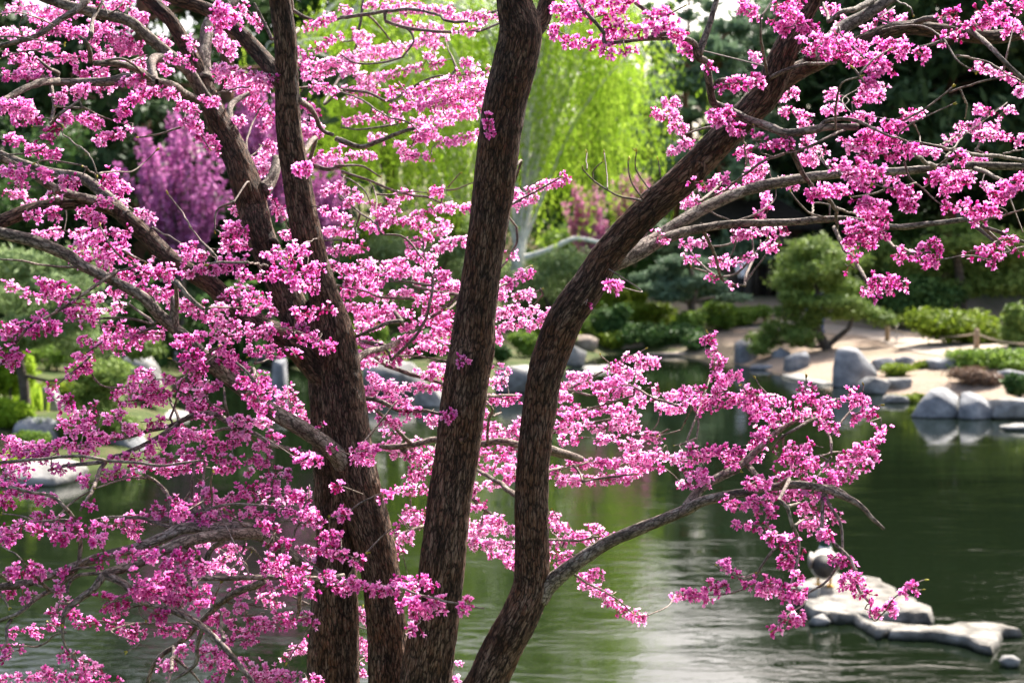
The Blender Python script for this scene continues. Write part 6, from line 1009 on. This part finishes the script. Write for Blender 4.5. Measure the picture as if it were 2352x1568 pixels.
# -------- one flower, one bud
def petal(d, w, n, l, wd, fold, base=.0118):
    d, w, n = (np.asarray(q, float) / np.linalg.norm(q) for q in (d, w, n)); b = np.array([0, 0, base])
    return [b, b + d * l * .58 + w * wd * .5 + n * fold * .4, b + d * l * .6 - n * fold, b + d * l * .58 - w * wd * .5 + n * fold * .4, b + d * l]
def flower_template():
    V, F, T = [], [], []
    for x, z in ((-.0005, 0), (.0005, 0), (.0006, .010), (-.0006, .010)): V.append((x, 0, z)); T.append(.06)
    F += [(0, 1, 2), (0, 2, 3)]; o = len(V)
    for z, r_ in ((.0094, .0010), (.0126, .0023)):
        for a in (0, 1.57, 3.14, 4.71): V.append((math.cos(a) * r_, math.sin(a) * r_, z)); T.append(.16)
    for i in range(4): j = (i + 1) % 4; F += [(o + i, o + j, o + 4 + j), (o + i, o + 4 + j, o + 4 + i)]
    pet = [((0, .8, .45), (1, 0, 0), (0, -.45, .8), .0070, .0064, .0010, .72), ((.85, .45, .4), (-.4, .8, .2), (0, -.3, .9), .0068, .0052, .0010, .66),
           ((-.85, .45, .4), (.4, .8, .2), (0, -.3, .9), .0068, .0052, .0010, .66), ((.28, -.6, .75), (.5, .6, .5), (.8, 0, -.2), .0098, .0060, .0014, .58), ((-.28, -.6, .75), (-.5, .6, .5), (-.8, 0, -.2), .0098, .0060, .0014, .58)]
    for d, w, n, l, wd, fo, ti in pet:
        o = len(V); V += [tuple(q) for q in petal(d, w, n, l, wd, fo)]; T += [ti - .22, ti + .03, ti - .04, ti + .03, ti + .16]
        F += [(o, o + 1, o + 2), (o, o + 2, o + 3), (o + 1, o + 4, o + 2), (o + 2, o + 4, o + 3)]
    return np.array(V), np.array(F), np.array(T)
def bud_template():
    V, F, T = [], [], []
    for z, r_ in ((0, .00045), (.010, .0006)):
        for a in (0, 2.09, 4.19): V.append((math.cos(a) * r_, math.sin(a) * r_, z)); T.append(.05)
    for i in range(3): j = (i + 1) % 3; F += [(i, j, 3 + j), (i, 3 + j, 3 + i)]
    o = len(V); rings = ((.0095, .0010, .12), (.0118, .0023, .18), (.0145, .0026, .46), (.0165, .0017, .56))
    for z, r_, ti in rings:
        for a in (0, 1.26, 2.51, 3.77, 5.03): V.append((math.cos(a) * r_, math.sin(a) * r_, z)); T.append(ti)
    for k in range(3):
        for i in range(5): j = (i + 1) % 5; a = o + k * 5; F += [(a + i, a + j, a + 5 + j), (a + i, a + 5 + j, a + 5 + i)]
    V.append((0, 0, .0175)); T.append(.6); a = o + 15
    for i in range(5): F.append((a + i, a + (i + 1) % 5, len(V) - 1))
    return np.array(V), np.array(F), np.array(T)
FLO, BUD = flower_template(), bud_template()
for q_ in (FLO, BUD): q_[0][:, 2] -= np.where(q_[0][:, 2] > .004, .0040, 0)      # short stalks
def place(tmpl, pos, Zd, scale, dt, r, stretch):
    n = len(pos); V0, F0, T0 = tmpl
    Zd = Zd / np.linalg.norm(Zd, axis=1)[:, None]
    up = np.array([0, 0, 1.]) + r.normal(size=(n, 3)) * .45; Xd = np.cross(up, Zd); Xd /= np.linalg.norm(Xd, axis=1)[:, None] + 1e-9
    Yd = np.cross(Zd, Xd)
    A = V0[None] * scale[:, None, None]; off = ((stretch - 1) * .006)[:, None]
    z = A[:, :, 2] + np.where(V0[:, 2] > .0052, 1.0, 0)[None] * off
    V = pos[:, None] + A[:, :, 0:1] * Xd[:, None] + A[:, :, 1:2] * Yd[:, None] + z[:, :, None] * Zd[:, None]
    F = (F0[None] + (np.arange(n) * len(V0))[:, None, None]).reshape(-1, 3)
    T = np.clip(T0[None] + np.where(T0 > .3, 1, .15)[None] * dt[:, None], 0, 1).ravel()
    return V.reshape(-1, 3), F, T
def cluster(pos, tdir, n, r, dt0, budp):
    """n flowers on thin stalks fanning from a knot on the twig"""
    d = r.normal(size=(n, 3)); d -= tdir * (d @ tdir)[:, None] * .55; d[:, 2] -= .18
    d /= np.linalg.norm(d, axis=1)[:, None]
    return np.tile(pos, (n, 1)) + r.normal(size=(n, 3)) * .0016, d, r.uniform(.80, 1.08, n), dt0 + r.normal(size=n) * .07, r.rand(n) < budp, r.uniform(.4, 1.7, n)

m, N, L, b = new_mat('redbud_petals')
a = attr(N, 'tint')
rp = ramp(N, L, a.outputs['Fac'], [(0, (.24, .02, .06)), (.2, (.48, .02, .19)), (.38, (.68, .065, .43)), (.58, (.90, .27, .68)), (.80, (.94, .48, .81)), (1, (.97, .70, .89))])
L.new(rp.outputs[0], b.inputs['Base Color']); b.inputs['Roughness'].default_value = .5; b.inputs['Specular IOR Level'].default_value = .2
t_ = N.new('ShaderNodeBsdfTranslucent'); L.new(rp.outputs[0], t_.inputs[0])
x_ = N.new('ShaderNodeMixShader'); x_.inputs[0].default_value = .65; L.new(b.outputs[0], x_.inputs[1]); L.new(t_.outputs[0], x_.inputs[2]); L.new(x_.outputs[0], N['Material Output'].inputs[0])
PETAL = m

# -------- sprays: clusters along every blossoming twig
sprays = []
for c, s in SP.items():
    X0 = (0, 783.7, 1566.4)[(c - 1) % 3]; Y0 = (0, 522.1, 1041.5)[(c - 1) // 3]
    for grp in s.split('|'):
        cl, body = grp.split(':', 1)
        for e in body.split():
            v = [float(q) for q in e.split(',')]
            sprays.append((cl, np.array([X0 + v[0] * .336, Y0 + v[1] * .336]), np.array([X0 + v[2] * .336, Y0 + v[3] * .336]), v[4] * .336, c))
X, Dp, _, _ = wood()
key = [min(np.hypot(*(X - a_).T).min(), np.hypot(*(X - b_).T).min()) for cl, a_, b_, hw, c in sprays]
order = np.argsort(key)
CLU = []                                                           # (position, twig direction, n, tint shift, bud share, depth)
TINT = {'F': -.07, 'M': .0, 'B': .10, 'D': .16}  # backlight put into the petal tint: far sprays paler, near ones deeper
for i in order:
    cl, a_, b_, hw, c = sprays[i]
    m0, sg = CLS[cl]; d0 = m0 + rs.normal() * sg
    ka, kb = connect(a_, d0, 0), connect(b_, d0, 0)
    if kb[1] + 140 * abs(kb[3] - d0) < ka[1] + 140 * abs(ka[3] - d0): a_, b_, ka = b_, a_, kb
    if hw < 8: d0 = ka[3] - .05 if ka[1] < 40 else d0             # lone blossoms sit right on the wood
    elif abs(ka[3] - d0) < .35 and ka[1] < 45: d0 = d0 * .4 + ka[3] * .6
    k = d0 / FPX; hwm = hw * k
    d1 = d0 + rs.normal() * .03
    P0, P1 = at(*a_, d0), at(*b_, d1); Ln = np.linalg.norm(P1 - P0)
    if ka[1] > 4 and ka[1] < 420: grow(ka[4], P0, .0011 + min(ka[1], 200) * 4e-6)
    ns = max(1, int(round(hwm / .0145))); ax = (P1 - P0) / (Ln + 1e-9); side = np.cross(ax, [0, 1., 0]); side /= np.linalg.norm(side) + 1e-9
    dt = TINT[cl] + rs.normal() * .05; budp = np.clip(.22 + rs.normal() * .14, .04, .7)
    for s_ in range(ns):
        lat = 0 if ns == 1 else ((s_ + .5) / ns * 2 - 1) * max(hwm - .008, 0)
        dep = rs.normal() * (.008 + hwm * .5)
        Q0 = P0 + side * lat * .55 + [0, dep * .5, 0]; Q1 = P1 + side * lat * 1.0 + [0, dep, 0]
        mid = (Q0 + Q1) / 2 + side * (lat * .35 + rs.normal() * .004) + [0, rs.normal() * .004, rs.normal() * .003]
        twig([Q0 if s_ else P0, mid, Q1], [.0012, .001, .0007], 4, .015)
        nn = max(1, int(round(np.linalg.norm(Q1 - Q0) / .0094)) + (1 if Ln > .02 else 0))
        for q in range(nn):
            u = (q + .5 + rs.uniform(-.35, .35)) / nn; p = (1 - u) ** 2 * Q0 + 2 * u * (1 - u) * mid + u * u * Q1
            nf = (rs.randint(3, 6) if c == 7 else rs.randint(3, 7) if c in (4, 6, 9) else rs.randint(4, 9)) if hw >= 8 else rs.randint(2, 4)
            if rs.rand() < .03 and hw >= 8: continue
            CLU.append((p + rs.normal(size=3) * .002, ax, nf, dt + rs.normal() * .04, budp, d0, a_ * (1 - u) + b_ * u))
    t = np.linspace(0, 1, 5)[:, None]; note(a_ + (b_ - a_) * t, d0 + (d1 - d0) * t[:, 0], np.full(5, .001))

# the 300 clusters that show largest are parts of their own; all the rest is one mass of blossom
inf = np.array([0 if 5 < q[6][0] < 2347 and 5 < q[6][1] < 1563 else 9 for q in CLU])
near = np.array([q[5] - .03 * q[2] for q in CLU]) + inf
pick = set(np.argsort(near)[:300].tolist())
def flowers(cs, r):
    po, di, scl, dts, bd, st = zip(*[cluster(p, ax, n, r, dt, bp) for p, ax, n, dt, bp, _, _ in cs])
    po, di, scl, dts, bd, st = np.vstack(po), np.vstack(di), np.concatenate(scl), np.concatenate(dts), np.concatenate(bd), np.concatenate(st)
    A = place(FLO, po[~bd], di[~bd], scl[~bd], dts[~bd], r, st[~bd]); out = [A]
    if bd.any(): out.append(place(BUD, po[bd], di[bd], scl[bd], dts[bd], r, st[bd]))
    V, F = join([(q[0], q[1]) for q in out]); return V, F, np.concatenate([q[2] for q in out])
rc = np.random.RandomState(99); variants = []
for q in range(24):
    V, F, T = flowers([(np.zeros(3), np.array([1., 0, 0]), 4 + q % 6, -.08 + .012 * (q % 9), .22, 0, None)], rc)
    variants.append((4 + q % 6, mesh('blossom_cluster', V, F, PETAL, tint=T, smooth=False)))
for i in pick:
    p, ax, n, dt, bp, d0, _ = CLU[i]
    c_ = [v for k_, v in variants if k_ == min(max(n, 4), 9)]
    o = obj('blossom_cluster', c_[rc.randint(len(c_))], RB, p - BASE)
    o.rotation_euler = (rc.uniform(-.3, .3), math.atan2(-ax[2], np.hypot(ax[0], ax[1])) + rc.uniform(-.3, .3), math.atan2(ax[1], ax[0]) + rc.randint(2) * math.pi)
rest = [q for i, q in enumerate(CLU) if i not in pick]
V, F, T = flowers(rest, rc)
tag(part('blossoms', RB, V, F, PETAL, tint=T, smooth=False), kind='stuff')
print('clusters', len(CLU), 'flowers', sum(q[2] for q in CLU), 'tris', len(F))
tag(part('twigs', RB, np.vstack(TW_V), np.vstack(TW_F), TWIG, vec=np.vstack(TW_B)), kind='stuff')
# yellow-green leaf buds opening at twig tips
LB = mat_leaf('leaf_buds', L3((.20, .16, .03), (.36, .32, .04), (.50, .46, .10)), .3)
V0, F0 = ico(1); parts_, tt = [], []
for p, d, w in TIPS:
    if w > 6: continue
    for q in range(rc.randint(1, 3)):
        z = d / np.linalg.norm(d) + rc.normal(size=3) * .35; z /= np.linalg.norm(z); x = np.cross(z, [.3, .5, .8]); x /= np.linalg.norm(x); y = np.cross(z, x); ln = rc.uniform(.004, .007)
        parts_.append((p + z * ln * .6 + (V0[:, 0:1] * x * .0019 + V0[:, 1:2] * y * .0016 + V0[:, 2:3] * z * ln), F0)); tt.append(np.full(len(V0), rc.rand()))
V, F = join(parts_); tag(part('leaf_buds', RB, V, F, LB, tint=np.concatenate(tt)), kind='stuff')

GROUPS = {'rock': 'rocks along the pond shore', 'boulder': 'boulders at the pond edge', 'flat_rock': 'flat stones lying in the pond', 'shrub': 'shrubs on the far bank', 'tall_shrub': 'tall shrubs under the far trees',
          'pine_tree': 'tall pines beyond the garden', 'spruce_tree': 'dark spruces beyond the left shore', 'mugo_pine': 'mugo pines on the far bank', 'shore_pine': 'pines on the near left shore', 'weeping_birch': 'weeping birches across the water',
          'linden_tree': 'leafy trees behind the birches', 'maple_tree': 'dark trees closing the view', 'iris_clump': 'leafy clumps between the shore rocks', 'person': 'visitors by the gate', 'garden_light': 'globe lights along the path', 'rope_fence': 'rope fences along the path'}
for o in bpy.data.objects:
    k = o.name.split('.')[0]
    if o.parent is None and k in GROUPS and 'category' in o: o['group'] = GROUPS[k]
    if o.parent is None and k == 'redbud_tree' and o is not RB: o['group'] = 'redbuds blooming across the water'
